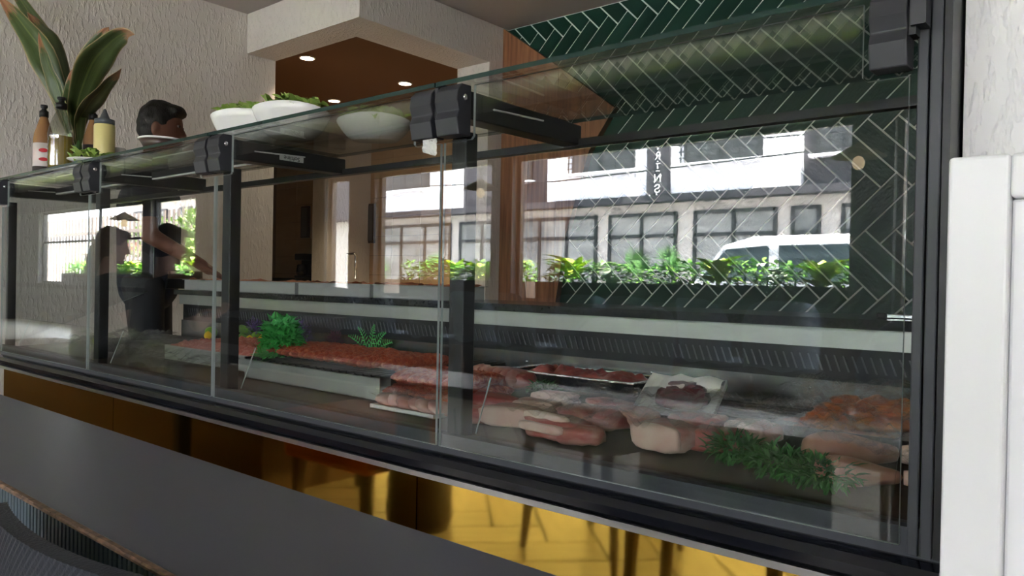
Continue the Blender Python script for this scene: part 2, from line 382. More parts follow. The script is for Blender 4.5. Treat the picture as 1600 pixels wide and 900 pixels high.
struct(box('ceiling', 'ceiling_paint', -19.2, 3.2, -4.95, 4.3, CEIL, CEIL + .15))
struct(box('wall_left', 'plaster_wall', WL - .15, WL, -.1, 1.876, 0, CEIL))
struct(box('wall_far_left', 'plaster_wall', -19.1, WL - .15, -.1, .05, 0, CEIL))
struct(box('wall_end_left', 'interior_dark', -19.2, -19.1, -4.95, 4.3, 0, CEIL))
struct(box('wall_end_right', 'plaster_wall', 3.1, 3.2, -4.95, 4.3, 0, CEIL))
struct(MB().prism([(WL, 1.66), (-3.504, 1.66), (-3.504, 2.764), (-3.804, 2.764), (-3.804, 1.876), (WL, 1.876)], 'z', 2.488, CEIL).build('trim_1', 'plaster_wall', loc=(-4, 1.7, 2.488)), 'white textured dropped beam turning a corner below the ceiling')
struct(box('wall_column', 'plaster_wall', -3.804, -3.504, 2.764, 3.10, 0, CEIL), 'white textured pillar between the passage and the wood panel')
struct(box('wall_right', 'plaster_column', -.2046, 1.6, .06, 2.9, 0, CEIL), 'bright white rough plaster pillar at the end of the display case')
WBK = struct(box('wall_back', 'grout', -3.504, 3.1, WB, WB + .12, 0, CEIL))
# green herringbone wall tiles, each one an object of the wall
TW, TL, G = .0991, .3936, .0092
tm = plank_mesh(TL, TW, .010, G, 'y'); tm.materials.append(M['green_tile'])
for x, z, k in herringbone(TL, TW, -2.884, 2.334, -3.50, .3, .72, CEIL):
    e = (TL + TW) * math.sqrt(.125)
    a = PI / 4 if k == 0 else -PI / 4      # rotation about Y: + turns +X down
    if z + e > CEIL - .004 or x - e < -3.504:
        c, s_ = math.cos(a), math.sin(a); hx, hz = (TL - G) / 2, (TW - G) / 2
        poly = [(x + c * px + s_ * pz, z - s_ * px + c * pz) for px, pz in ((-hx, -hz), (hx, -hz), (hx, hz), (-hx, hz))]
        zc = CEIL - .006
        poly = clip_poly(poly, lambda p: p[1] <= zc, lambda p, q: (p[0] + (q[0] - p[0]) * (zc - p[1]) / (q[1] - p[1]), zc))
        xc = -3.498
        poly = clip_poly(poly, lambda p: p[0] >= xc, lambda p, q: (xc, p[1] + (q[1] - p[1]) * (xc - p[0]) / (q[0] - p[0])))
        if len(poly) < 3: continue
        MB().prism(poly, 'y', WB - .006, WB + .004).build('wall_tile', 'green_tile', WBK)
    else:
        o = bpy.data.objects.new('wall_tile', tm); COL.objects.link(o); o.parent = WBK; o.location = Vector((x, WB - .001, z)) - WBK.location; o.rotation_euler = (0, a, 0)
# wooden panel beside the tiles, made of upright boards
YP = 2.90
pl = [at(*p, YP) for p in ((776, 47), (791, 48), (862.7, 97.4), (960, 168), (920, 236), (884, 365), (868, 470))]
pl = [(p.x, min(p.z, CEIL - .004)) for p in pl]; pl = [(-3.503, .75)] + [(-3.503, CEIL - .004)] + pl[1:] + [(pl[-1][0], .75)]
WP = thing('wood_wall_panel', 'reddish-brown wooden wall panel with a slanted edge beside the green tiles', 'wall panel', (-3.1, YP, .75))
xs = [-3.503, -3.26, -3.02, -2.80, -2.4]
for i in range(4):
    a, b = xs[i] + .0008, xs[i + 1] - .0008
    q = clip_poly(pl, lambda p: p[0] >= a, lambda p, r: (a, p[1] + (r[1] - p[1]) * (a - p[0]) / (r[0] - p[0])))
    q = clip_poly(q, lambda p: p[0] <= b, lambda p, r: (b, p[1] + (r[1] - p[1]) * (b - p[0]) / (r[0] - p[0])))
    if len(q) > 2: MB().prism(q, 'y', YP, WB - .008, 0, 1).build('board', ['wood_panel', 'wood_dark_edge'], WP)  # side faces darker than the fronts: their shade is put into the colour
# passage and back kitchen
struct(box('ceiling_passage', 'brown_ceiling', -12, -3.804, 1.876, 4.2, 2.56, CEIL - .002), 'dark brown lowered ceiling of the passage with downlights')
WK = struct(box('wall_passage', 'tan_joint', -12, -3.4, 4.10, 4.2, 0, 2.56))
for i in range(11):
    for j in range(11):
        x = -8.1 + i * .42; z = .45 + j * .20
        if x > -3.85: continue
        box('wall_tile', 'tan_tile', x, x + .415, 4.093, 4.105, z, z + .196, WK)
struct(box('wall_passage_side', 'tan_tile', -3.804, -3.70, 3.10, 4.10, 0, CEIL))
struct(box('wall_passage_corner', 'plaster_wall', -6.6, -6.35, 3.55, 4.09, 0, 2.56))
struct(box('wall_passage_end', 'interior_dark', -12.1, -12, .05, 4.3, 0, CEIL))
for i, (px, py) in enumerate(((480, 90), (633, 130), (522, 157))):
    p = atz(px, py, 2.556); d = thing('downlight', ['round recessed downlight nearest the white beam corner', 'round recessed downlight furthest right in the brown ceiling', 'round recessed downlight just above the salad bowls'][i], 'light', p, 'downlights in the brown ceiling')
    MB().lathe([(.058, 2.556), (.058, 2.550), (.048, 2.548), (.046, 2.556)], (p.x, p.y, 0), 20).build('ring', 'porcelain', d)
    MB().lathe([(.046, 2.551), (.0, 2.5505)], (p.x, p.y, 0), 20).build('lens', 'downlight_glow', d)
    l = bpy.data.lights.new('downlight_beam', 'SPOT'); l.energy = 45; l.color = (1, .78, .52); l.spot_size = 1.7; l.spot_blend = .6; l.shadow_soft_size = .04
    o = bpy.data.objects.new('downlight_beam', l); COL.objects.link(o); o.location = (p.x, p.y, 2.54)
# kitchen things seen through the passage
p0 = at(430, 398, 3.95); p1 = at(556, 402, 3.95)
MB().box(p0.x, p1.x, 3.80, 4.09, .96, 1.0).build('wall_shelf', 'granite', loc=(p0.x, 3.95, .96)); tag(bpy.data.objects['wall_shelf'], 'dark stone ledge along the tan wall of the back kitchen', 'shelf')
for (a, b, c, d, lab) in ((471, 484, 322, 372, 'small dark framed picture on the tan kitchen wall'), (573, 586, 318, 380, 'tall dark framed notice on the tan kitchen wall')):
    q0, q1 = at(a, d, 4.08), at(b, c, 4.08); f = thing('picture_frame', lab, 'picture', (q0.x, 4.08, q0.z))
    MB().box(q0.x, q1.x, 4.065, 4.092, q0.z, q1.z).build('frame', 'stoneware_brown', f); MB().box(q0.x + .02, q1.x - .02, 4.06, 4.066, q0.z + .02, q1.z - .02).build('picture', 'interior_dark', f)
q0 = at(476, 396, 3.9); cm = thing('coffee_maker', 'black coffee maker on the stone ledge in the back kitchen', 'appliance', (q0.x, 3.9, 1.0))
MB().box(q0.x - .09, q0.x + .09, 3.83, 3.98, 1.0, 1.03).box(q0.x - .09, q0.x + .09, 3.92, 3.98, 1.03, 1.2).box(q0.x - .09, q0.x + .09, 3.83, 3.98, 1.2, 1.27).build('body', 'black_metal', cm, bevel=.008)
MB().lathe([(.05, 1.03), (.065, 1.07), (.055, 1.14), (.05, 1.15)], (q0.x, 3.87, 0), 14).build('jug', 'black_gloss', cm)
q0 = at(541, 440, 3.4); q1 = at(556, 402, 3.4)
fc = tag(MB().tube([(q0.x, 3.4, .9), (q0.x, 3.4, q1.z), (q0.x + .01, 3.4, q1.z + .03), (q1.x - .02, 3.4, q1.z + .035), (q1.x, 3.4, q1.z + .01), (q1.x, 3.4, q0.z + .03)], .012, 10).build('kitchen_faucet', 'chrome', loc=(q0.x, 3.4, .9), smooth=True), 'tall bent chrome kitchen faucet in the back kitchen', 'faucet')
sk = thing('kitchen_sink_unit', 'low steel sink counter below the bent faucet', 'counter', (q0.x, 3.4, 0))
MB().box(q0.x - .5, q0.x + .6, 3.25, 3.8, .86, .90).build('top', 'steel', sk); MB().box(q0.x - .48, q0.x + .58, 3.28, 3.78, 0, .86).build('body', 'interior_dark', sk)
# street-side window wall behind the camera
edges = [-19.1] + [v for o in OPENINGS for v in o] + [3.1]
for i in range(0, len(edges), 2):
    struct(box('wall_pier', 'interior_dark', edges[i], edges[i + 1], FRONT - .18, FRONT, 0, CEIL))
for i, (a, b) in enumerate(OPENINGS):
    struct(box('wall_below_window', 'interior_dark', a, b, FRONT - .18, FRONT, 0, SILL)); struct(box('wall_above_window', 'interior_dark', a, b, FRONT - .18, FRONT, HEAD, CEIL))
    w = MB(); fr = .045
    w.box(a, a + fr, FRONT - .14, FRONT - .08, SILL, HEAD).box(b - fr, b, FRONT - .14, FRONT - .08, SILL, HEAD).box(a + fr, b - fr, FRONT - .14, FRONT - .08, HEAD - fr, HEAD).box(a + fr, b - fr, FRONT - .14, FRONT - .08, SILL, SILL + fr)
    o = struct(w.build('window_%d' % (i + 1), 'frame_black' if i < 2 else 'frame_brown', loc=(a, FRONT - .11, SILL)))
    if i == 0:
        MB().box(a, b, FRONT - .13, FRONT - .09, 1.62, 1.66).build('transom', 'frame_black', o); MB().box(-15.2, -15.15, FRONT - .13, FRONT - .09, SILL, HEAD).build('mullion', 'frame_black', o)
# ================================================================== DISPLAY CASE
DC = thing('meat_display_case', 'long black glass-fronted refrigerated meat display case', 'display case', (-2.0, .35, 0))
PX = [-3.78, -2.863, -2.008, -1.115, -.25]
# base rail
MB().prism([(.06, .612), (-.018, .612), (-.028, .620), (-.028, .634), (-.020, .646), (-.004, .652), (.06, .652)], 'x', -3.82, -.2055).build('bumper', 'black_gloss', DC)
MB().prism([(.002, .652), (.05, .652), (.05, .686), (.012, .692), (.002, .690)], 'x', -3.80, -.2065).build('sill', 'charcoal_metal', DC)
MB().box(-3.82, -.2055, -.024, .05, .600, .611).build('trim', 'trim_steel', DC)
for a, b in ((-3.80, -2.702), (-2.698, -1.20), (-1.196, -.2065)): MB().box(a, b, .018, .03, .02, .600).build('gold_panel', 'gold_mirror', DC)
MB().box(-3.8, -.2065, .032, .98, 0, .600).build('plinth', 'black_metal', DC)
MB().box(-3.8, -.2065, .05, .98, .600, .668).build('insulated_base', 'black_metal', DC)
MB().prism([(.05, .668), (.70, .69), (.70, .712), (.05, .684)], 'x', -3.76, -.225).build('deck', 'deck_brown', DC)
MB().box(-3.6, -.225, .70, .715, .69, .790).build('back_panel', 'steel', DC)
MB().box(-3.6, -.225, .708, .76, .790, .866).build('air_vent', 'vent_black', DC)
sl = MB(); x = -3.55
while x < -.26:
    sl.add([(x, .7075, .848), (x + .003, .7075, .848), (x + .017, .7075, .812), (x + .013, .7075, .812), (x, .705, .848), (x + .003, .705, .848), (x + .017, .705, .812), (x + .013, .705, .812)], [(4, 7, 6, 5), (0, 1, 2, 3), (0, 4, 5, 1), (1, 5, 6, 2), (2, 6, 7, 3), (3, 7, 4, 0)]); x += .0195
o = sl.build('vent_fins', 'vent_slot', DC); o['kind'] = 'stuff'
MB().box(-3.6, -.225, .688, .72, .866, .912).build('worktop_fascia', 'steel_light', DC)
MB().box(-3.6, -.2065, .66, 1.0, .912, .934).build('worktop', 'granite', DC)
MB().box(-3.6, -.225, .76, .98, .668, .912).build('rear_body', 'black_metal', DC)
for px, py in ((823, 565), (823, 587), (1018, 582), (1265, 606), (729, 556), (737, 557), (729, 575), (737, 577)):
    p = at(px, py, .698); MB().lathe([(.0045, -.004), (.0045, .001), (.003, .003), (0, .0035)], (0, 0, 0), 10)
    b = MB().blob((p.x, .698, p.z), (.0045, .003, .0045), 0, 1, 0, (8, 5)); b.build('screw', 'screw_steel', DC, smooth=True)
# posts, arms, hinges
for i, x in enumerate(PX):
    last = i == 4; first = i == 0
    if not last: MB().box(x + .008, x + (.03 if first else .050), .012, .045, .668, 1.30).build('post', 'black_metal', DC, bevel=.003)
    else:
        MB().box(x + .003, x + .016, -.004, .03, .655, 1.42).box(x + .018, x + .032, -.004, .05, .655, 1.42).build('post', 'charcoal_metal', DC, bevel=.002)
        MB().box(x + .033, x + .042, .0, .22, .655, 1.42).build('end_frame', 'black_metal', DC)
    if not last:
        ax = x + .012
        MB().prism([(.005, 1.378), (.005, 1.322), (.39, 1.326), (.39, 1.372)], 'x', ax, ax + .05).build('arm', 'black_metal', DC, bevel=.003)
        MB().tube([(ax + .052, .075, 1.352), (ax + .052, .24, 1.358)], .0022, 6).build('gas_strut', 'led_strip', DC)
    for sd in (-1, 1):
        if (first and sd < 0) or (last and sd > 0): continue
        a, b = (x - .068, x - .006) if sd < 0 else (x + .006, x + .068)
        if last: a, b = -.299, -.253
        hg = MB().prism([(.004, 1.386), (-.022, 1.386), (-.034, 1.374), (-.037, 1.352), (-.030, 1.333), (-.036, 1.318), (-.029, 1.286), (.004, 1.286)], 'x', a, b).build('hinge', 'bracket_plastic', DC, bevel=.002)
        MB().blob(((b if sd > 0 else a) + .001, -.014, 1.360), (.003, .0065, .0065), 0, 1, 0, (8, 6)).build('screw', 'screw_steel', hg, smooth=True)
    if not first:
        MB().box(x - .0055, x + .0055, -.026, .0, 1.325, 1.385).build('hinge_tongue', 'black_metal', DC)
MB().box(-.250, -.232, -.033, -.006, 1.335, 1.45).build('hinge_tongue', 'bracket_plastic', DC)
MB().box(-3.76, -.235, .378, .402, 1.322, 1.340).build('rear_rail', 'black_metal', DC)
MB().box(-3.76, -.235, .381, .399, 1.3395, 1.3845).build('rear_glass_strip', 'acrylic', DC)
MB().box(-3.74, -2.0, .18, .205, 1.352, 1.372).build('light_rail', 'black_metal', DC)
MB().box(-3.72, -2.02, .183, .202, 1.346, 1.352).build('light_tube', 'led_strip', DC)
# glazing
def pane(name, poly, axis, a, b, edge, parent):
    return MB().prism(poly, axis, a, b, 0, 1).build(name, ['case_glass', edge], parent)
for i in range(4):
    a = PX[i] + (.004 if i else .012); b = PX[i + 1] - .006; n = .074
    nl = n if i else .06; nr = n if i < 3 else .052
    poly = [(a, .666), (b, .666), (b, 1.278), (b - nr, 1.278), (b - nr - .006, 1.284), (b - nr - .006, 1.383), (a + nl + .006, 1.383), (a + nl + .006, 1.284), (a + nl, 1.278), (a, 1.278)]
    pane('front_glass', poly, 'y', -.006, 0, 'glass_edge_lit', DC)
    pane('top_glass', [(a - .002, -.03), (b + .004, -.03), (b + .004, .41), (a - .002, .41)], 'z', 1.386, 1.395, 'glass_edge', DC)
    g = MB().prism([(.052, .690), (.095, .80), (.099, .799), (.056, .689)], 'x', PX[i] + .052, PX[i + 1] - .03, 0, 0); g.build('food_guard', 'acrylic', DC)
    for gx in (PX[i] + .052,): MB().prism([(.050, .690), (.093, .801), (.0955, .800), (.0525, .689)], 'x', gx, gx + .0016).build('guard_edge', 'glass_edge_lit', DC)
MB().prism([(.02, .69), (.64, .93), (.64, 1.32), (.02, 1.383)], 'x', -3.772, -3.766, 0, 1).build('end_glass', ['case_glass', 'glass_edge_lit'], DC)
p = at(676, 221, -.022); b = MB(); random.seed(2)
for j in range(7):
    for i in range(9): b.v.append(Vector((p.x - .022 + .005 * i, -.028 + .005 * noise.noise(Vector((i * .9, j * .9, 3))), 1.284 - .004 * j - .012 * (i / 8) * (j / 6))))
for j in range(6):
    for i in range(8): b.f.append([j * 9 + i, j * 9 + i + 1, j * 9 + i + 10, j * 9 + i + 9]); b.m.append(0)
tag(b.build('plastic_scrap', 'led_strip', loc=(p.x, -.028, 1.26), solid=.0006), 'crumpled white plastic scrap caught under the middle hinge', 'plastic scrap')
# small plate on the arm, mounted upside down
ax = PX[2] + .0625; pp = at(414, 240, .2)
npl = MB().box(ax, ax + .0015, .155, .235, 1.340, 1.356).build('nameplate', 'led_strip', DC); npl['label'] = 'small silver nameplate fixed upside down'
def text_mesh(name, body, size, mat_, parent, mw, depth=.0004):
    cu = bpy.data.curves.new(name, 'FONT'); cu.body = body; cu.size = size; cu.align_x = 'CENTER'; cu.align_y = 'CENTER'; cu.extrude = depth
    t = bpy.data.objects.new(name, cu); COL.objects.link(t); dg = bpy.context.evaluated_depsgraph_get()
    me = bpy.data.meshes.new_from_object(t.evaluated_get(dg)); bpy.data.objects.remove(t); me.name = name
    me.materials.clear(); me.materials.append(M[mat_]); o = bpy.data.objects.new(name, me); COL.objects.link(o); o.parent = parent
    off = Vector((0, 0, 0)); q = parent
    while q: off += q.location; q = q.parent
    o.matrix_local = Matrix.Translation(-off) @ mw; return o
# letters face +X, read along +Y, then turned upside down
text_mesh('nameplate_lettering', 'Softline', .018, 'label_dark', npl, Matrix.Translation((ax + .0018, .195, 1.348)) @ Matrix.Rotation(PI, 4, 'X') @ Matrix(((0, 0, 1, 0), (1, 0, 0, 0), (0, 1, 0, 0), (0, 0, 0, 1))))
# ================================================================== BENCH, CABINET, CHAIR NEAR THE CAMERA
TZ = .70
ty1, ty0 = atz(450, 762, TZ).y, atz(0, 757.8, TZ).y
BN = thing('narrow_table', 'narrow dark grey laminate table with a ribbed blue-grey edge', 'table', (-1.9, (ty0 + ty1) / 2, 0))
MB().box(-3.6, -.20, ty0 + .008, ty1, TZ - .030, TZ).build('table_top', 'bench_laminate', BN, bevel=.0015)
ec = MB(); x = -3.6; random.seed(3)
while x < -.2:
    w = random.uniform(.006, .018); h = random.uniform(.0008, .0030)
    ec.prism([(ty0, TZ - .0008 - h * .3), (ty0 + h, TZ + .0004), (ty0 + .0078, TZ + .0004), (ty0 + .0078, TZ - .004), (ty0, TZ - .004)], 'x', x, min(x + w, -.2)); x += w
ec.build('worn_edge', 'bench_worn', BN)['label'] = 'chipped brown edge strip'
rb = MB(); x = -3.6
while x < -.21: rb.prism([(x, ty0 + .006), (x + .0025, ty0), (x + .0095, ty0), (x + .012, ty0 + .006)], 'z', TZ - .075, TZ - .0042); x += .012
rb.box(-3.6, -.2, ty0 + .006, ty0 + .02, TZ - .075, TZ - .031)
rb.build('ribbed_edge', 'bench_side', BN)
for x in (-3.45, -.33):
    MB().box(x - .03, x + .03, (ty0 + ty1) / 2 - .03, (ty0 + ty1) / 2 + .03, .02, TZ - .031).build('leg', 'black_metal', BN, bevel=.003); MB().box(x - .15, x + .15, (ty0 + ty1) / 2 - .09, (ty0 + ty1) / 2 + .09, 0, .02).build('foot', 'black_metal', BN)
# white cabinet at the right
CB = thing('white_cabinet', 'white lacquered cabinet with a framed door at the right edge', 'cabinet', (.25, -.2, 0))
CX, CY, CT = -.162, -.25, 1.128
MB().box(CX + .004, .75, CY + .022, -.02, 0, CT).build('body', 'white_lacquer', CB, bevel=.006)
d = MB()
x0, x1, z0, z1 = CX, .50, .05, CT + .002; i0 = .052
d.box(x0, x0 + i0, CY, CY + .02, z0, z1).box(x1 - i0, x1, CY, CY + .02, z0, z1).box(x0 + i0, x1 - i0, CY, CY + .02, z1 - .042, z1).box(x0 + i0, x1 - i0, CY, CY + .02, z0, z0 + .3)
dr = d.build('door', 'white_lacquer', CB, bevel=.004, seg=3)
pa = MB(); s = .018
pa.prism([(x0 + i0, z0 + .3), (x1 - i0, z0 + .3), (x1 - i0, z1 - .042), (x0 + i0, z1 - .042)], 'y', CY + .012, CY + .02)
pa.prism([(x0 + i0 + s, z0 + .3 + s), (x1 - i0 - s, z0 + .3 + s), (x1 - i0 - s, z1 - .042 - s), (x0 + i0 + s, z1 - .042 - s)], 'y', CY + .006, CY + .014)
pa.build('door_panel', 'white_lacquer', dr, bevel=.003)
# dark woven chair (one near the bench, the others stand at the windows)
def make_chair(label, group):
    r = thing('woven_chair', label, 'chair', (0, 0, 0), group)
    MB().blob((0, 0, .44), (.24, .23, .032), 0, 1, 0, (24, 8), None, 0, .45).build('seat', 'navy_weave', r, smooth=True)
    b = MB(); n = 18; rows = 16
    for j in range(rows + 1):
        t = j / rows; z = .44 + .47 * t; rr = .245 + .02 * t + (.004 if j % 2 else -.004)
        for i in range(n + 1):
            u = i / n; a = PI * (1.08 + .84 * u); k = 1 - .0 * t; zz = z - (.18 * t * (abs(u - .5) * 2) ** 4)
            b.v.append(Vector((rr * math.cos(a), rr * math.sin(a) * .95 - .03 * t, zz)))
    for j in range(rows):
        for i in range(n): q = j * (n + 1) + i; b.f.append([q, q + 1, q + n + 2, q + n + 1]); b.m.append(0)
    b.build('backrest', 'navy_plastic', r, solid=.016)
    for sx_ in (-1, 1):
        for sy_ in (-1, 1): MB().tube([(sx_ * .18, sy_ * .17, .43), (sx_ * .215, sy_ * .205, 0)], [.022, .013], 8).build('leg', 'chair_wood', r)
    return r
near = make_chair('dark navy woven chair whose legs are mirrored in the gold panel', 'chairs on the parquet'); near.location = (-1.60, -1.31, 0); near.rotation_euler = (0, 0, .08)
def low_chair():
    a, b = Vector((-.957, -.822, 0)), Vector((-.691, -.7845, 0)); d = (b - a).normalized(); n = Vector((-d.y, d.x, 0)); m0 = (a + b) / 2
    r = thing('low_chair', 'low-backed dark woven chair tucked in at the narrow table, bottom left corner', 'chair', (m0.x, m0.y + .22, 0)); B = MB(); nx, nz = 90, 48
    for j in range(nz + 1):
        for i in range(nx + 1):
            u = -.27 + .54 * i / nx; z = .43 + .284 * j / nz; bow = .05 * (1 - (u / .27) ** 2); p = m0 + d * u - n * (bow - .05 + .0012 * ((i + j) % 2)) - n * .0; B.v.append(Vector((p.x, p.y, z)))
    for j in range(nz):
        for i in range(nx): q = j * (nx + 1) + i; B.f.append([q, q + 1, q + nx + 2, q + nx + 1]); B.m.append(0)
    B.build('backrest', 'navy_weave', r, solid=.02)
    c = m0 + n * .13; MB().blob((c.x, c.y, .435), (.25, .12, .024), 0, 1, 0, (24, 8), Matrix.Rotation(math.atan2(d.y, d.x), 3, 'Z'), 0, .45).build('seat', 'navy_weave', r, smooth=True)
    for su in (-.2, .2):
        for sn in (.05, .21): p = m0 + d * su + n * sn; MB().tube([(p.x, p.y, .42), (p.x + su * .1, p.y, 0)], [.02, .014], 8).build('leg', 'chair_wood', r)
low_chair()
# ================================================================== THINGS ON THE GLASS TOP
TOP = 1.3955
def revolve(name, prof, m, parent, c, n=22): return MB().lathe([(r, z + TOP) for r, z in prof], (c[0], c[1], 0), n).build(name, m, parent, smooth=True)
def on_top(px, Y): p = at(px, 230, Y); return (p.x, Y)
def sauce(px, Y, h, label, lab=True):
    c = on_top(px, Y); s_ = h / .285; r = thing('sauce_bottle', label, 'bottle', (c[0], c[1], TOP), 'condiment bottles on the case')
    R = .037 * s_
    revolve('body', [(.0, 0), (R * .95, 0), (R, .006), (R, .145 * s_), (R * .93, .165 * s_), (R * .45, .225 * s_), (R * .38, .235 * s_), (R * .38, .240 * s_), (0, .241 * s_)], 'sauce_brown', r, c)
    cp = revolve('cap', [(R * .46, .236 * s_), (R * .46, .260 * s_), (R * .3, .263 * s_), (R * .22, .270 * s_), (R * .36, .276 * s_), (R * .36, .285 * s_), (0, .286 * s_)], 'cap_black', r, c)
    lb = revolve('label', [(R + .0006, .012), (R + .0006, .128 * s_)], 'label_white' if lab else 'label_dark', r, c)
    if lab:
        revolve('label_band', [(R + .0011, .012), (R + .0011, .034)], 'label_dark', lb, c)
        ang = math.atan2(CAM.y - c[1], CAM.x - c[0])
        for zz, rad in ((.062, .013), (.098, .015)):
            e = MB(); n_ = 9
            for jj in range(2):
                for q in range(n_): a2 = ang + (q / (n_ - 1) - .5) * .9; hh = (1 if jj else -1) * rad * .55 * math.sqrt(max(.05, 1 - (2 * q / (n_ - 1) - 1) ** 2)); e.v.append(Vector((c[0] + (R + .0012) * math.cos(a2), c[1] + (R + .0012) * math.sin(a2), TOP + zz + hh)))
            for q in range(n_ - 1): e.f.append([q, q + 1, n_ + q + 1, n_ + q]); e.m.append(0)
            e.build('label_print', 'label_red', lb)
    return r
sauce(68, .05, .285, 'brown sauce bottle with red and white label, leftmost on the case')
sauce(145, .17, .27, 'brown sauce bottle with dark label behind the squeeze bottle', False)
c = on_top(95, .045); r = thing('oil_bottle', 'clear ribbed bottle half full of yellow oil with black cap', 'bottle', (c[0], c[1], TOP), 'condiment bottles on the case')
prof = [(.0, 0), (.042, 0), (.046, .006)] + [(.046 - (.002 if i % 2 else 0), .012 + i * .010) for i in range(13)] + [(.046, .145), (.040, .175), (.020, .226), (.016, .236), (.016, .246), (0, .247)]
revolve('bottle_shell', prof, 'bottle_plastic', r, c, 24)
revolve('oil', [(0, .003), (.0425, .004), (.0425, .135), (0, .1355)], 'oil_yellow', r, c, 24)
revolve('cap', [(.020, .243), (.020, .264), (.011, .267), (.010, .276), (.015, .279), (.015, .288), (0, .289)], 'cap_black', r, c)
c = on_top(163, .10); r = thing('squeeze_bottle', 'pale yellow squeeze bottle with grey pointed cap', 'bottle', (c[0], c[1], TOP), 'condiment bottles on the case')
revolve('body', [(0, 0), (.034, 0), (.036, .005), (.036, .155), (.030, .168), (0, .169)], 'lemon_sauce', r, c); revolve('cap', [(.0345, .160), (.0345, .178), (.017, .184), (.004, .218), (0, .219)], 'cap_grey', r, c)
c = on_top(182, .16); r = tag(MB().lathe([(0, TOP), (.026, TOP), (.033, TOP + .085), (.030, TOP + .085), (.024, TOP + .004), (0, TOP + .004)], (*c, 0), 20).build('small_cup', 'porcelain', loc=(*c, TOP), smooth=True), 'small white cup beside the squeeze bottle', 'cup')
# saucer with lettuce
c = on_top(142, .03); r = thing('lettuce_saucer', 'small white saucer heaped with lettuce leaves', 'saucer', (c[0], c[1], TOP))
revolve('saucer', [(0, 0), (.045, 0), (.075, .012), (.076, .015), (.044, .005), (0, .004)], 'porcelain', r, c)
lm = MB(); random.seed(5)
for i in range(46):
    a = random.uniform(0, 2 * PI); q = random.uniform(0, .055)
    lm.leaf((c[0] + q * math.cos(a), c[1] + q * math.sin(a), TOP + .008 + random.uniform(0, .03)), (math.cos(a + random.uniform(-1, 1)), math.sin(a), random.uniform(.1, 1.1)), (0, 0, 1), random.uniform(.02, .045), random.uniform(.02, .035), random.uniform(-.4, .6), .4, 3)
lm.build('lettuce_leaves', 'lettuce', r)['kind'] = 'stuff'
# pot plant with long leaves
c = on_top(122, .15); pt = thing('dracaena_plant', 'pot plant with long dark green leaves browning at the tips', 'plant', (c[0], c[1], TOP))
revolve('pot', [(0, 0), (.042, 0), (.055, .085), (.052, .085), (.045, .07), (0, .07)], 'stoneware_brown', pt, c)
MB().tube([(c[0], c[1], TOP + .06), (c[0], c[1], TOP + .16)], [.018, .013], 8).build('stem', 'stem_green', pt)
base = Vector((c[0], c[1], TOP + .12))
def bigleaf(pxs, Ys, w, twist=0.0, basep=None):
    """blade through pixel guide points, each at its own depth"""
    pts = [(basep or base)] + [at(x, y, Y) for (x, y), Y in zip(pxs, Ys)]
    fine = []
    for i in range(len(pts) - 1):
        p0, p1, p2, p3 = pts[max(i - 1, 0)], pts[i], pts[i + 1], pts[min(i + 2, len(pts) - 1)]
        for k in range(5):
            t = k / 5; fine.append(.5 * ((2 * p1) + (p2 - p0) * t + (2 * p0 - 5 * p1 + 4 * p2 - p3) * t * t + (3 * p1 - p0 - 3 * p2 + p3) * t ** 3))
    fine.append(pts[-1]); b = MB(); n = len(fine)
    for i, p in enumerate(fine):
        t = i / (n - 1); d_ = (fine[min(i + 1, n - 1)] - fine[max(i - 1, 0)]).normalized(); vw = (CAM - p).normalized()
        sd = d_.cross(vw).normalized(); nn = sd.cross(d_).normalized(); sd = (sd * math.cos(twist) + nn * math.sin(twist)); nn = sd.cross(d_)
        wd = w * max(.10 * (1 - t), (math.sin(PI * min(1, t ** .9 * .95 + .05)) ** 1.15)) * (1 + .08 * math.sin(t * 17))
        for q, uu in ((-1, 0), (-.5, .25), (0, .5), (.5, .75), (1, 1)):
            b.uv[len(b.v)] = (uu, t); b.v.append(p + sd * (q * wd / 2) + nn * (.22 * wd * abs(q)) + nn * (.05 * wd * math.sin(t * 23 + q)))
    for i in range(n - 1):
        for q in range(4): a = i * 5 + q; b.f.append([a, a + 1, a + 6, a + 5]); b.m.append(0)
    return b.build('leaf', 'dracaena_leaf', pt, smooth=True, solid=.0012)
bigleaf([(96, 150), (62, 75), (25, 25), (-4, -8)], [.12, .06, .02, -.02], .105, .35)
bigleaf([(100, 140), (78, 70), (58, 40), (42, 18)], [.16, .18, .18, .17], .085, -.4)
bigleaf([(98, 155), (75, 95), (60, 50)], [.10, .05, .0], .075, .9)
bigleaf([(122, 165), (140, 95), (160, 58), (170, 42)], [.18, .2, .22, .24], .085, .3)
bigleaf([(120, 170), (138, 110), (168, 70), (195, 52), (210, 54)], [.12, .10, .08, .07, .06], .105, -.25)
bigleaf([(112, 175), (110, 140), (112, 108)], [.13, .10, .09], .055, .5)
bigleaf([(125, 185), (145, 155), (172, 125), (190, 107)], [.14, .12, .1, .08], .070, -.6)
bigleaf([(118, 175), (132, 130), (150, 95)], [.15, .14, .13], .09, .8)
bigleaf([(104, 130), (70, 60), (32, 0), (10, -30)], [.2, .22, .22, .22], .08, .1)
# brown dish with white rim in front of the cook
c = on_top(252, .10); r = thing('rimmed_dish', 'dark brown dish with a white rim in front of the cook', 'bowl', (c[0], c[1], TOP))
revolve('dish', [(0, 0), (.035, 0), (.055, .03), (.068, .052), (.066, .052), (.05, .03), (.03, .006), (0, .006)], 'stoneware_brown', r, c, 28)
revolve('rim', [(.0665, .0525), (.0725, .0525), (.0725, .0585), (.0665, .0585)], 'porcelain', r, c, 28)
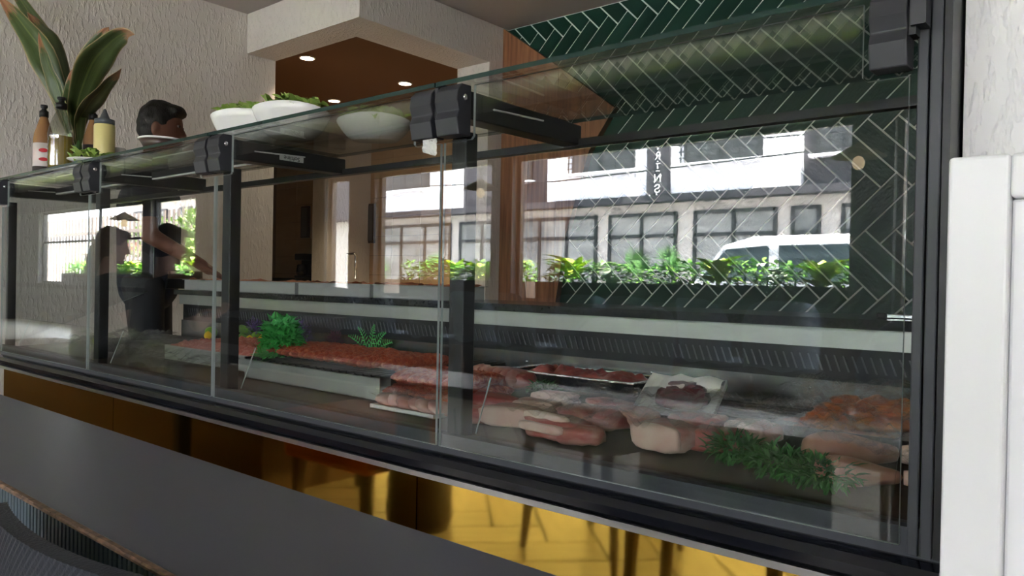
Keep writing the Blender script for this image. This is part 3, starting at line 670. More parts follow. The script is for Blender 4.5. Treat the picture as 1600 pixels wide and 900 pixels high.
# salad bowls
def salad_bowl(cx, cy, rot, label, seed, L=.112, Wd=.078, H=.080):
    r = thing('salad_bowl', label, 'bowl', (cx, cy, TOP), 'salad bowls on the glass top')
    b = MB(); n = 40; prof = [(0, 0, 0), (.52, 0, 0), (.58, .02, 0), (.72, .22, .1), (.84, .48, .3), (.93, .75, .6), (.99, .98, 1), (.985, 1.0, 1), (.97, .99, 1), (.90, .73, .6), (.80, .48, .3), (.66, .2, .1), (.5, .06, 0), (0, .06, 0)]
    for rr, z, k in prof:
        for i in range(n):
            a = 2 * PI * i / n; ca, sa = math.cos(a), math.sin(a); sq = (abs(ca) ** 3 + abs(sa) ** 3) ** (-1 / 3)
            x, y = rr * L * ca * sq * .97, rr * Wd * sa * sq * .97; zz = H * z - k * .020 * (abs(ca) ** 2 - .5)
            b.v.append(Vector((cx + x * math.cos(rot) - y * math.sin(rot), cy + x * math.sin(rot) + y * math.cos(rot), TOP + zz)))
    for j in range(len(prof) - 1):
        for i in range(n): i2 = (i + 1) % n; b.f.append([j * n + i, j * n + i2, (j + 1) * n + i2, (j + 1) * n + i]); b.m.append(0)
    b.build('bowl', 'porcelain', r, smooth=True)
    random.seed(seed); g = MB(); tmt = MB()
    for i in range(90):
        a = random.uniform(0, 2 * PI); q = math.sqrt(random.random()) * .82; x, y = q * L * math.cos(a), q * Wd * math.sin(a)
        p = (cx + x * math.cos(rot) - y * math.sin(rot), cy + x * math.sin(rot) + y * math.cos(rot), TOP + H * .90 + .030 * (1 - q) + random.uniform(-.005, .014))
        g.leaf(p, (random.uniform(-1, 1), random.uniform(-1, 1), random.uniform(-.1, .7)), (0, 0, 1), random.uniform(.018, .04), random.uniform(.015, .03), random.uniform(-.3, .6), .4, 3)
    g.build('salad_leaves', 'lettuce', r)['kind'] = 'stuff'
    for i in range(5):
        a = random.uniform(0, 2 * PI); q = random.uniform(.2, .7); x, y = q * L * math.cos(a), q * Wd * math.sin(a)
        MB().blob((cx + x * math.cos(rot) - y * math.sin(rot), cy + x * math.sin(rot) + y * math.cos(rot), TOP + H * 1.12), (.016, .010, .009), .1, 2, i).build('tomato_piece', 'tomato', r, smooth=True)
salad_bowl(-2.075, .135, .62, 'white oblong salad bowl, leftmost of the three on the glass top', 1)
salad_bowl(-1.885, .155, .62, 'white oblong salad bowl in the middle, its rim against the brown ceiling', 2)
salad_bowl(-1.73, .325, .62, 'white oblong salad bowl seen through the glass top beside the hinge', 3, .112, .066, .062)
# ================================================================== ON THE REAR WORKTOP
WT = .9345
def pan(pxa, pxb, Y0, Y1, label, h=.046):
    a, b = at(pxa, 455, Y0).x, at(pxb, 455, Y0).x; r = thing('serving_pan', label, 'tray', ((a + b) / 2, (Y0 + Y1) / 2, WT), 'pans on the rear worktop')
    t = MB(); t.box(a + .01, b - .01, Y0 + .01, Y1 - .01, WT, WT + .004); w = .003
    for (xa, xb, ya, yb) in ((a, b, Y0, Y0 + w), (a, b, Y1 - w, Y1), (a, a + w, Y0, Y1), (b - w, b, Y0, Y1)): t.box(xa, xb, ya, yb, WT, WT + h)
    t.box(a - .008, b + .008, Y0 - .008, Y0 + w, WT + h, WT + h + .003).box(a - .008, b + .008, Y1 - w, Y1 + .008, WT + h, WT + h + .003)
    t.build('pan', 'enamel_grey', r, bevel=.0015)
    f = MB(); nx, ny = 26, 8
    for j in range(ny + 1):
        for i in range(nx + 1):
            x = a + .006 + (b - a - .012) * i / nx; y = Y0 + .006 + (Y1 - Y0 - .012) * j / ny; f.v.append(Vector((x, y, WT + h * 1.04 + .016 * noise.noise(Vector((x * 30, y * 30, pxa))))))
    for j in range(ny):
        for i in range(nx): q = j * (nx + 1) + i; f.f.append([q, q + 1, q + nx + 2, q + nx + 1]); f.m.append(0)
    f.build('sauced_food', 'tray_food', r, smooth=True)
pan(288, 461, .71, .93, 'white pan of orange-red food at the left end of the worktop')
pan(466, 578, .71, .93, 'white pan of orange-red food between two other pans')
pan(583, 688, .71, .93, 'white pan of orange-red food ending at the black post')
p = at(272, 448, .80); bt = thing('black_tub', 'low black tub with a dark red lid left of the pans', 'tub', (p.x, .8, WT))
MB().prism([(p.x - .10, WT), (p.x + .10, WT), (p.x + .12, WT + .05), (p.x - .12, WT + .05)], 'y', .71, .90).build('body', 'black_metal', bt, bevel=.004); MB().box(p.x - .09, p.x + .125, .72, .89, WT + .051, WT + .09).build('lid', 'wood_dark_edge', bt, bevel=.006)
# tongs-like steel tool at the right end
p = at(1412, 492, .78); kn = thing('steel_tool', 'small steel handled tool lying at the right end of the worktop', 'tool', (p.x, .78, WT))
MB().box(p.x - .035, p.x + .09, .775, .790, WT, WT + .010).build('blade', 'chrome', kn, bevel=.002); MB().box(p.x - .055, p.x - .035, .772, .793, WT, WT + .012).build('handle', 'cap_black', kn, bevel=.003)
# ================================================================== FOOD IN THE CASE
DK0, DKS = .684, .0431
def dk(Y): return DK0 + DKS * (Y - .05) + .0006
def dpos(px, py, h=0.0):
    d_ = ray(px, py); k = DK0 - DKS * .05 + h; t = (k - CAM.z + DKS * CAM.y) / (d_.z - DKS * d_.y); return CAM + d_ * t
def rz(a): return Matrix.Rotation(a, 3, 'Z')
# --- pan of minced meat (second bay)
def steel_tray(name, label, x0, x1, y0, y1, z0, h, mt='steel', group=None, cat='tray'):
    r = thing(name, label, cat, ((x0 + x1) / 2, (y0 + y1) / 2, z0), group); t = MB(); w = .002
    t.box(x0, x1, y0, y1, z0, z0 + .002).box(x0, x1, y0, y0 + w, z0, z0 + h).box(x0, x1, y1 - w, y1, z0, z0 + h).box(x0, x0 + w, y0, y1, z0, z0 + h).box(x1 - w, x1, y0, y1, z0, z0 + h)
    t.build('pan', mt, r); return r
def heap(x0, x1, y0, y1, z0, h, nx, ny, fr, seed, amp=.5):
    b = MB()
    for j in range(ny + 1):
        for i in range(nx + 1):
            u, v = i / nx, j / ny; x = x0 + (x1 - x0) * u; y = y0 + (y1 - y0) * v; e = min(1, 5 * min(u, 1 - u, v, 1 - v))
            b.v.append(Vector((x, y, z0 + h * (e ** .5) * (1 + amp * noise.noise(Vector((x * fr, y * fr, seed))) + .3 * noise.noise(Vector((x * fr * 2.3, y * fr * 2.3, seed)))))))
    for j in range(ny):
        for i in range(nx): q = j * (nx + 1) + i; b.f.append([q, q + 1, q + nx + 2, q + nx + 1]); b.m.append(0)
    return b
r = steel_tray('mince_pan', 'long steel pan heaped with pink minced meat behind the second glass', -2.72, -2.06, .20, .50, dk(.35) + .006, .050, 'steel_dull')
heap(-2.715, -2.065, .205, .495, dk(.35) + .045, .032, 60, 30, 60, 1).build('minced_meat', 'mince', r, smooth=True)
# --- raised rack with kebabs (third bay)
RK = thing('kebab_rack', 'raised steel tube rack with dark rods under the red kebabs', 'rack', (-1.85, .4, dk(.3)))
zt = .752
t = MB(); x0, x1, y0 = -2.13, -1.50, .165
for (a, b, c_, d_) in ((y0, y0 + .0025, .694, zt), (y0 + .0355, y0 + .038, .694, zt), (y0, y0 + .038, .694, .6965), (y0, y0 + .038, zt - .0025, zt)): t.box(x0, x1, a, b, c_, d_)
t.build('front_tube', 'steel_dull', RK)
MB().box(x0, x1, .60, .635, .712, zt).build('rear_tube', 'steel', RK)
for i in range(20): x = -2.12 + i * .033; MB().tube([(x, .16, zt + .004), (x, .64, zt + .004)], .0038, 6).build('rod', 'black_metal', RK)
random.seed(11)
def kebab(x, y, z, L, rr, label, group, seed, m='kebab_meat', rot=PI / 2):
    b = MB(); n = 30; ring = 14; d = Vector((math.cos(rot), math.sin(rot), 0)); sdv = Vector((-d.y, d.x, 0)); sv = Vector((seed * 7.3, seed * 2.9, seed))
    for i in range(n + 1):
        t_ = i / n; q = max(.05, min(1, 4.5 * min(t_, 1 - t_))) ** .5
        c_ = Vector((x, y, z)) + d * (L * (t_ - .5))
        for k in range(ring):
            a = 2 * PI * k / ring; o_ = sdv * (math.cos(a) * rr * q) + Vector((0, 0, math.sin(a) * rr * .85 * q)); v = (c_ + o_)
            w_ = 1 + .34 * noise.noise(v * 48 + sv) + .30 * noise.noise(v * 115 + sv); b.v.append(c_ + o_ * w_)
    for i in range(n):
        for k in range(ring): k2 = (k + 1) % ring; b.f.append([i * ring + k, i * ring + k2, (i + 1) * ring + k2, (i + 1) * ring + k]); b.m.append(0)
    b.f.append(list(range(ring))[::-1]); b.m.append(0); b.f.append([n * ring + k for k in range(ring)]); b.m.append(0)
    return tag(b.build('minced_kebab', m, loc=(x, y, z - rr), smooth=True), label, 'kebab', group)
for i in range(15):
    kebab(-2.10 + i * .0405, .325 + random.uniform(-.012, .012), zt + .0265, .26, .0215, ORD[i] + ' red minced kebab from the left on the raised rack', 'kebabs on the rack', i)
for i in range(7):
    kebab(-1.476 + i * .034, .30 + random.uniform(-.012, .012), dk(.30) + .026, .26, .0215, ORD[i] + ' red minced kebab from the left low between rack and post', 'kebabs on the deck', 30 + i)
for i in range(6):
    kebab(-1.462 + i * .036, .28 + random.uniform(-.015, .015), dk(.30) + .062, .22, .021, ORD[i] + ' red minced kebab from the left on top of the low pile', 'kebabs piled on top', 50 + i)
# tray of pink slices under film, front right of the third bay
r = steel_tray('sliced_meat_tray', 'white tray of pink meat slices under film beside the black post', -1.455, -1.235, .098, .172, dk(.12) + .003, .010, 'tray_white')
for i in range(6): MB().blob((-1.432 + i * .035, .135 + .006 * (i % 2), dk(.16) + .020), (.027, .032, .012), .25, 2.2, i, (14, 8), Matrix.Rotation(.45, 3, 'Y')).build('slice', 'raw_meat_pale', r, smooth=True)
def film(name, label, x0, x1, y0, y1, zf, nx, ny, amp, fr, seed, parent=None):
    b = MB(); nx, ny = int(nx * 2.4), int(ny * 2.4)
    for j in range(ny + 1):
        for i in range(nx + 1):
            x = x0 + (x1 - x0) * i / nx; y = y0 + (y1 - y0) * j / ny; v = Vector((x * fr, y * fr, seed))
            b.v.append(Vector((x + .01 * noise.noise(v * .7), y + .01 * noise.noise(v * .9 + Vector((5, 0, 0))), zf(x, y) + amp * (abs(noise.noise(v)) * 2 - .5) + amp * .7 * (1 - 2.5 * abs(noise.noise(v * 2.6))) + amp * .25 * noise.noise(v * 7))))
    for j in range(ny):
        for i in range(nx): q = j * (nx + 1) + i; b.f.append([q, q + 1, q + nx + 2, q + nx + 1]); b.m.append(0)
    o = b.build(name, 'plastic_film', parent, loc=None if parent else (x0, y0, zf(x0, y0)), smooth=True)
    if not parent: tag(o, label, 'plastic film')
    return o
film('film', '', -1.46, -1.23, .096, .18, lambda x, y: dk(y) + .040 + .03 * (x + 1.37), 22, 12, .010, 16, 3, r)
# --- garnish ledge, herbs and lemons
GL = thing('garnish_tray', 'low steel tray under the lemons and lavender', 'tray', (-2.65, .585, dk(.5)))
MB().box(-3.12, -2.18, .508, .664, .7065, .7305).build('pan', 'steel_dull', GL, bevel=.002); MB().box(-3.125, -2.175, .503, .669, .7305, .7325).build('lip', 'steel_dull', GL)
LZ = .733
def herb(name, label, c, R, n, ml, seed, L=(.02, .04), w=(.010, .02), squash=(1, 1, 1), stem=None, cat='herbs'):
    random.seed(seed); r_ = thing(name, label, cat, (c[0], c[1], c[2] - R * squash[2])); b = MB()
    for i in range(n):
        v = Vector((random.gauss(0, 1), random.gauss(0, 1), random.gauss(0, 1))).normalized(); q = random.random() ** .4
        lump = 1 + .25 * noise.noise(v * 2.2 + Vector((seed, 0, 0))); p_ = Vector(c) + Vector((v.x * squash[0], v.y * squash[1], v.z * squash[2])) * (R * q * lump)
        b.leaf(p_, v + Vector((random.uniform(-.8, .8), random.uniform(-.8, .8), random.uniform(-.3, .9))), Vector((0, 0, 1)), random.uniform(*L), random.uniform(*w), random.uniform(0, .5), .3, 3)
    b.build('leaves', ml, r_)['kind'] = 'stuff'
    if stem:
        s_ = MB()
        for i in range(stem): a = random.uniform(0, 2 * PI); s_.tube([(c[0] + .012 * math.cos(a), c[1] + .012 * math.sin(a), c[2] - R * squash[2] * .98), (c[0] + .5 * R * math.cos(a), c[1] + .5 * R * math.sin(a), c[2])], .0016, 5)
        s_.build('stems', 'stem_green', r_)
    return r_
p = at(440, 532, .26)
herb('parsley_bunch', 'bright green bunch of curly parsley behind the third glass', (p.x, .26, p.z + .004), .070, 900, 'parsley', 4, (.016, .032), (.010, .018), (1.0, .7, .88), 9)
p = at(414, 560, .20); herb('parsley_sprig', 'small green parsley sprig drooping in front of the rack', (p.x, .20, p.z), .034, 260, 'parsley', 5, (.012, .026), (.008, .014), (1.1, .6, .8), 4)
FN = thing('fern_sprig', 'bright green fern sprig behind the red kebabs', 'fern', (at(578, 555, .665).x, .665, dk(.665))); fb = Vector((at(578, 555, .665).x, .665, dk(.665) + .01))
for (tx, ty) in ((545, 525), (538, 545), (585, 508), (602, 520), (612, 535), (560, 512), (625, 552), (550, 560)):
    tip = at(tx, ty, .655 + random.uniform(-.02, .02)); b = MB(); n = 10; dirv = tip - fb
    b.tube([fb, fb + dirv * .55 + Vector((0, 0, .012)), tip], .0012, 5)
    for i in range(1, n + 1):
        t_ = i / n; p_ = fb + dirv * t_ + Vector((0, 0, .02 * math.sin(PI * t_))); sdv = dirv.cross(Vector((0, 1, 0))).normalized()
        for q in (-1, 1): b.leaf(p_, sdv * q + dirv.normalized() * .45, Vector((0, -1, .2)), .028 * (1.05 - t_) + .004, .0042, .1, .1, 3)
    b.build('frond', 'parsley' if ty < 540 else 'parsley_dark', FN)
p = at(522, 538, .60); herb('heather_sprig', 'dull purple heather sprig left of the fern', (p.x, .60, p.z), .050, 420, 'heather', 8, (.010, .022), (.002, .005), (.8, .5, .9), 8, 'flowers')
p = at(398, 512, .60); herb('lavender_sprig', 'violet lavender sprig above the lemons', (p.x, .60, LZ + .048), .050, 420, 'lavender', 9, (.010, .022), (.002, .005), (1.1, .45, .95), 5, 'flowers')
p = at(472, 515, .64); herb('lavender_sprig', 'violet lavender sprig behind the curly parsley', (p.x, .635, LZ + .052), .054, 300, 'lavender', 10, (.010, .02), (.002, .004), (1.0, .4, .95), 5, 'flowers')
for i, (px, py, Y, rr, lab) in enumerate(((390, 534, .53, .0175, 'yellow lemon in front of the lime'), (411, 533, .54, .0215, 'yellow lemon touching the curly parsley'), (325, 531, .53, .0165, 'yellow lemon left of the black post'))):
    p = at(px, py, Y); p.z = LZ + rr * 1.22; f = thing('lemon', lab, 'lemon', (p.x, Y, p.z - rr), 'lemons in the case')
    MB().lathe([(0, -1.22), (.12, -1.15), (.5, -.85), (.9, -.4), (1, 0), (.9, .4), (.5, .85), (.16, 1.1), (0, 1.22)][:], (0, 0, 0), 14)
    b = MB().lathe([(.001, -1.22 * rr), (.16 * rr, -1.12 * rr), (.55 * rr, -.85 * rr), (.92 * rr, -.4 * rr), (rr, 0), (.92 * rr, .4 * rr), (.55 * rr, .85 * rr), (.16 * rr, 1.12 * rr), (.001, 1.22 * rr)], (p.x, Y, p.z), 14); b.build('fruit', 'lemon', f, smooth=True)
    MB().blob((p.x, Y, p.z + rr * 1.22), (rr * .12, rr * .12, rr * .08), 0, 1, 0, (6, 4)).build('stem_end', 'stem_green', f)
for i, (px, py, lab) in enumerate(((402, 523, 'green lime above the two lemons'), (330, 522, 'green lime behind the lemon left of the post'))):
    p = at(px, py, .60); rr = .025; p.z = LZ + rr; f = thing('lime', lab, 'lime', (p.x, .60, p.z - rr)); MB().blob((p.x, .60, p.z), (rr, rr * 1.1, rr), .04, 2, i, (14, 9)).build('fruit', 'lime', f, smooth=True); MB().blob((p.x - rr * .6, .60 - rr * .7, p.z + rr * .4), (.003, .003, .003), 0, 1).build('stem_end', 'stem_green', f)
for i, (px, py) in enumerate(((384, 517), (386, 527))):
    p = at(px, py, .60); p.z = LZ + .017 + (.030 if i == 0 else 0); tag(MB().tube([(p.x - .09, .62, p.z + .004), (p.x - .05, .61, p.z + .006), (p.x + .03, .60, p.z), (p.x + .055, .598, p.z - .002)], [.006, .017, .017, .006], 12).build('cucumber', 'cucumber', loc=(p.x, .6, p.z - .02), smooth=True), ['green cucumber lying under the lavender', 'green cucumber lying behind the lemons'][i], 'cucumber')
# --- fourth bay: meat cuts
def cut(px, py, size, rot, label, m='raw_meat', fat=None, seed=0, name='meat_cut', lift=0.0, slices=0):
    p = dpos(px, py); cx, cy = p.x, p.y; z = dk(cy) + size[2] + lift; r_ = thing(name, label, 'meat', (cx, cy, z - size[2]), 'raw meat cuts in the fourth bay')
    MB().blob((cx, cy, z), size, .20, 2.0, seed, (20, 12), rz(rot), 0, .62).build('flesh', m, r_, smooth=True)
    if fat == 'front':
        o_ = rz(rot) @ Vector((0, -size[1] * .86, 0)); MB().blob((cx + o_.x, cy + o_.y, z + size[2] * .05), (size[0] * .93, size[1] * .20, size[2] * .95), .12, 2.4, seed + 9, (20, 10), rz(rot), 0, .5).build('fat', 'fat', r_, smooth=True)
    if fat == 'strips':
        for k in range(2):
            o_ = rz(rot) @ Vector((-.01 * k, -size[1] * (.9 - .45 * k), size[2] * (.15 + .75 * k))); MB().blob((cx + o_.x, cy + o_.y, z + o_.z), (size[0] * .85, size[1] * .24, size[2] * .42), .12, 2.4, seed + 5 + k, (18, 10), rz(rot), 0, .5).build('fat', 'fat', r_, smooth=True)
    if fat == 'ribs':
        for k in range(6):
            o_ = rz(rot) @ Vector((size[0] * (-.8 + .32 * k), -size[1] * .55, size[2] * .25)); MB().blob((cx + o_.x, cy + o_.y, z + o_.z), (size[0] * .13, size[1] * .55, size[2] * .95), .25, 2.4, seed + k, (12, 8), rz(rot + .15)).build('rib', 'raw_meat_pale', r_, smooth=True)
    return r_
cut(790, 612, (.10, .055, .026), -.25, 'pink ribbed rack of meat at the back left of the right bay', 'raw_meat', 'ribs', 1, lift=.012)
cut(765, 640, (.085, .045, .020), -.1, 'dark red steak in front of the ribbed rack of meat', 'raw_meat', None, 2)
cut(868, 632, (.060, .034, .016), .1, 'pale rolled meat with white ends left of the foil tray', 'raw_meat_pale', 'front', 3)
cut(800, 664, (.065, .045, .022), .25, 'pink cut with a pale end near the bay front corner', 'raw_meat_pale', 'front', 4)
cut(870, 684, (.070, .050, .022), -.12, 'red cut with two thick white fat strips at the front glass', 'raw_meat', 'strips', 5)
cut(930, 668, (.080, .065, .022), .3, 'large dark red slab in the middle of the right bay', 'raw_meat', None, 6)
cut(1045, 702, (.058, .050, .026), -.10, 'square pink cut with a white fat face at the front glass', 'raw_meat_pale', 'front', 7)
cut(960, 640, (.085, .034, .011), -.2, 'thin red steak lying against the dark foil tray', 'raw_meat', None, 8)
cut(1120, 705, (.060, .045, .022), .2, 'pinkish red cut left of the green herbs', 'raw_meat', None, 9)
cut(1180, 690, (.050, .040, .020), -.3, 'small pink cut with white edge behind the green herbs', 'raw_meat_pale', 'front', 10)
cut(745, 660, (.040, .035, .018), .2, 'small red piece of meat beside the post foot', 'raw_meat', None, 12)
cut(905, 694, (.050, .034, .018), .2, 'small red cut right of the fat-stripped cut at the front', 'raw_meat', None, 13)
cut(990, 668, (.055, .042, .022), -.35, 'reddish pink cut between the big slab and the liver tray', 'raw_meat_pale', None, 14)
cut(838, 648, (.055, .036, .018), .4, 'pinkish cut with a pale rim behind the fat-stripped cut', 'raw_meat_pale', 'front', 15)
cut(1090, 676, (.060, .040, .020), .1, 'dark red cut just below the liver tray', 'raw_meat', None, 16)
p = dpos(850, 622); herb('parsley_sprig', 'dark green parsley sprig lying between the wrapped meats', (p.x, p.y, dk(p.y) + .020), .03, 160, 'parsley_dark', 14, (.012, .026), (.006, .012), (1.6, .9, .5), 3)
# foil tray with dark red meat
r = steel_tray('foil_tray', 'dark foil-edged tray of dark red meat along the steel back', -1.37, -.965, .50, .665, dk(.6) + .020, .030, 'granite')
t = MB()
for (xa, xb, ya, yb) in ((-1.378, -.957, .488, .502), (-1.378, -.957, .664, .676), (-1.378, -1.366, .502, .664), (-.969, -.957, .502, .664)): t.box(xa, xb, ya, yb, dk(.6) + .0505, dk(.6) + .056)
t.build('foil_rim', 'foil', r, bevel=.002)
heap(-1.36, -.975, .51, .655, dk(.6) + .036, .022, 40, 16, 40, 3, .9).build('diced_meat', 'raw_meat', r, smooth=True)
# white tray with liver, propped up against the back
p0, p1 = dpos(1010, 655), dpos(1128, 658)
LT = thing('liver_tray', 'white tray of dark red liver tilted towards the glass', 'tray', ((p0.x + p1.x) / 2, (p0.y + p1.y) / 2, dk(.4))); 
O = Vector(((p0.x + p1.x) / 2, .40, dk(.4) + .018)); RT = Matrix.Rotation(.22, 3, 'Z') @ Matrix.Rotation(.42, 3, 'X')
def loc_pts(b): 
    for i, v in enumerate(b.v): b.v[i] = O + RT @ v
    return b
b = MB(); b.box(-.085, .085, 0, .135, 0, .003)
for (xa, xb, ya, yb) in ((-.085, .085, -.004, 0), (-.085, .085, .135, .139), (-.089, -.085, -.004, .139), (.085, .089, -.004, .139)): b.box(xa, xb, ya, yb, 0, .016)
loc_pts(b).build('tray', 'tray_white', LT, bevel=.0015)
loc_pts(MB().blob((.005, .066, .012), (.058, .056, .013), .28, 2.5, 4, (22, 12), None, 0, .8)).build('liver', 'liver', LT, smooth=True)
b = MB(); random.seed(21)
for j in range(11):
    for i in range(11):
        x, y = -.083 + .166 * i / 10, .072 + .062 * j / 10; b.v.append(Vector((x, y + .012 * noise.noise(Vector((x * 40, y * 30, 2))), .022 + .007 * noise.noise(Vector((x * 30, y * 30, 1))))))
for j in range(10):
    for i in range(10):
        if abs(i - 4.5) * .9 + (9 - j) * .2 > 2.2 - .25 * j or j > 8: b.f.append([j * 11 + i, j * 11 + i + 1, j * 11 + i + 12, j * 11 + i + 11]); b.m.append(0)
loc_pts(b).build('paper_wrap', 'paper_white', LT)
# grill bars at the back of the right bay
GR = thing('deck_grille', 'black deck grille showing beside the liver tray', 'grille', (-.62, .57, dk(.5)))
for i in range(6): y = .50 + i * .032; MB().tube([(-.86, y, dk(y) + .012), (-.30, y, dk(y) + .012)], .004, 6).build('rod', 'black_metal', GR)
for x in (-.80, -.62, -.42): MB().box(x, x + .012, .49, .67, dk(.49) + .0005, dk(.67) + .009).build('crossbar', 'black_metal', GR)
# chicken pieces
CT_ = thing('chicken_tray', 'shallow black tray under the chicken pieces', 'tray', (-.42, .5, dk(.5) + .017))
MB().box(-.60, -.245, .385, .635, .722, .725).build('base', 'black_metal', CT_); MB().box(-.60, -.245, .380, .385, .714, .734).build('front_lip', 'black_metal', CT_); MB().box(-.60, -.245, .635, .640, .718, .736).build('rear_lip', 'black_metal', CT_)
random.seed(31)
for i, (px, py, s, lab) in enumerate(((1300, 642, (.040, .032, .024), 'orange-brown chicken piece at the left of the pile'), (1345, 640, (.042, .034, .027), 'orange-brown chicken piece with a bright orange top'), (1388, 645, (.042, .034, .026), 'orange-brown chicken piece near the right post'),
        (1325, 626, (.040, .034, .024), 'orange-brown chicken piece at the back of the pile'), (1375, 624, (.042, .036, .025), 'orange-brown chicken piece behind the right of the pile'), (1408, 622, (.036, .034, .025), 'orange-brown chicken piece touching the right post'), (1285, 660, (.036, .026, .018), 'small browned chicken piece at the front left of the pile'))):
    p = at(px, py, .43 if py > 635 else .56); Y = p.y; z = min(max(p.z, .726 + s[2] * .9), .726 + s[2] * 1.25)
    c_ = thing('chicken_piece', lab, 'chicken', (p.x, Y, z - s[2]), 'chicken pieces in the right bay')
    MB().blob((p.x, Y, z), s, .38, 2.1, i + 3, (20, 13)).build('meat', 'chicken', c_, smooth=True)
    MB().blob((p.x - s[0] * .75, Y - s[1] * .4, z - s[2] * .2), (.016, .011, .010), .2, 2, i, (10, 7)).build('joint', 'chicken', c_, smooth=True)
for i, (xa, ya, xb, yb, rr, lab) in enumerate(((1235, 668, 1400, 690, .020, 'long browned meat strip just in front of the chicken'), (1215, 655, 1330, 672, .016, 'thin browned meat strip at the left of the chicken'))):
    a, b_ = dpos(xa, ya, .02), dpos(xb, yb, .02); m_ = (a + b_) / 2; d_ = b_ - a
    kebab(m_.x, m_.y, dk(m_.y) + rr, d_.length * .98, rr, lab, None, 70 + i, 'shank', math.atan2(d_.y, d_.x))
for i, (xa, ya, xb, yb, rr, lab) in enumerate(((1250, 702, 1408, 722, .034, 'thick lamb shank in film behind the front shank'), (1270, 728, 1412, 752, .026, 'lamb shank with a pale bone end at the right front'))):
    a, b_ = dpos(xa, ya, .03), dpos(xb, yb, .02); s_ = thing('lamb_shank', lab, 'meat', (a + b_) / 2 - Vector((0, 0, rr))); pts = [a.lerp(b_, t_) for t_ in (0, .12, .35, .6, .8, 1)]
    for q in pts: q.z = max(q.z, dk(q.y) + rr * .95)
    MB().tube(pts, [rr * .4, rr * .85, rr, rr * .8, rr * .5, rr * .42], 14).build('flesh', 'shank', s_, smooth=True, subsurf=1)
    e = pts[-1]; d_ = (pts[-1] - pts[-2]).normalized(); MB().tube([e, e + d_ * .012, e + d_ * .02], [rr * .42, rr * .5, rr * .3], 12).build('bone_end', 'fat', s_, smooth=True)
for i, (px, py, lab) in enumerate(((1150, 722, 'green parsley garnish at the left of the shanks'), (1215, 745, 'green parsley garnish at the front glass'), (1285, 762, 'green parsley garnish under the front shank'))):
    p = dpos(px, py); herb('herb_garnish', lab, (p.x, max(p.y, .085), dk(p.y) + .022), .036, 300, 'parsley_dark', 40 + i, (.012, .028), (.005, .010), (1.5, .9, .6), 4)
film('plastic_film', 'crumpled clear film over the meat cuts in the fourth bay', -1.02, -.60, .075, .42, lambda x, y: dk(y) + .070 + .012 * math.sin(x * 9), 46, 34, .016, 13, 1)
film('plastic_film', 'crumpled clear film over the shanks and herbs at the right', -.585, -.24, .075, .42, lambda x, y: dk(y) + .074 + .015 * math.sin(x * 11), 40, 34, .018, 14, 2)
film('plastic_film', 'clear bag over the chicken pieces by the right post', -.60, -.25, .44, .66, lambda x, y: dk(y) + .095 - .9 * (y - .55) ** 2, 34, 22, .014, 15, 6)
film('plastic_film', 'loose clear film draped over the front of the mince pan', -2.72, -2.20, .095, .30, lambda x, y: dk(y) + .035 + .12 * (y - .09), 40, 20, .016, 12, 4)
film('plastic_film', 'heap of clear film in the empty bay at the left end', -3.66, -2.95, .12, .5, lambda x, y: dk(y) + .03 + .02 * math.sin(x * 13), 46, 26, .03, 8, 5)
# ================================================================== PEOPLE
def capsules(b, segs, n=12):
    for p, q, r0, r1 in segs:
        p, q = Vector(p), Vector(q); d = (q - p); L = d.length; d = d.normalized(); pts = []; rs = []
        for k in range(4): a = PI / 2 * (1 - k / 4); pts.append(p - d * (r0 * math.sin(a))); rs.append(max(.002, r0 * math.cos(a)))
        for k in range(5): pts.append(p + (q - p) * (k / 4)); rs.append(r0 + (r1 - r0) * k / 4)
        for k in range(1, 5): a = PI / 2 * k / 4; pts.append(q + d * (r1 * math.sin(a))); rs.append(max(.002, r1 * math.cos(a)))
        b.tube(pts, rs, n)
def remesh(o, vox, it=4):
    m_ = o.modifiers.new('remesh', 'REMESH'); m_.mode = 'VOXEL'; m_.voxel_size = vox; m_.use_smooth_shade = True
    s_ = o.modifiers.new('smooth', 'SMOOTH'); s_.factor = .5; s_.iterations = it
def hand(b, w, d, s, side):
    """palm and five fingers from wrist w along d; side = thumb direction"""
    w, d, side = Vector(w), Vector(d).normalized(), Vector(side).normalized(); up = d.cross(side).normalized()
    for k in range(4): o_ = side * (.026 - .017 * k); capsules(b, [(w + o_ * .8 + d * .012, w + o_ + d * .085 * s, .012, .011)], 8)
    for k, L in enumerate((.066, .075, .070, .054)):
        o_ = side * (.028 - .019 * k); p0 = w + o_ + d * .085 * s; p1 = p0 + d * (L * .5) - up * .010; p2 = p1 + d * (L * .38) - up * .022; capsules(b, [(p0, p1, .0092, .0086), (p1, p2, .0086, .0074)], 8)
    t0 = w + side * .026 + d * .025; t1 = t0 + side * .026 + d * .030; capsules(b, [(t0, t1, .012, .0105), (t1, t1 + d * .032 + side * .004 - up * .008, .0105, .008)], 8)
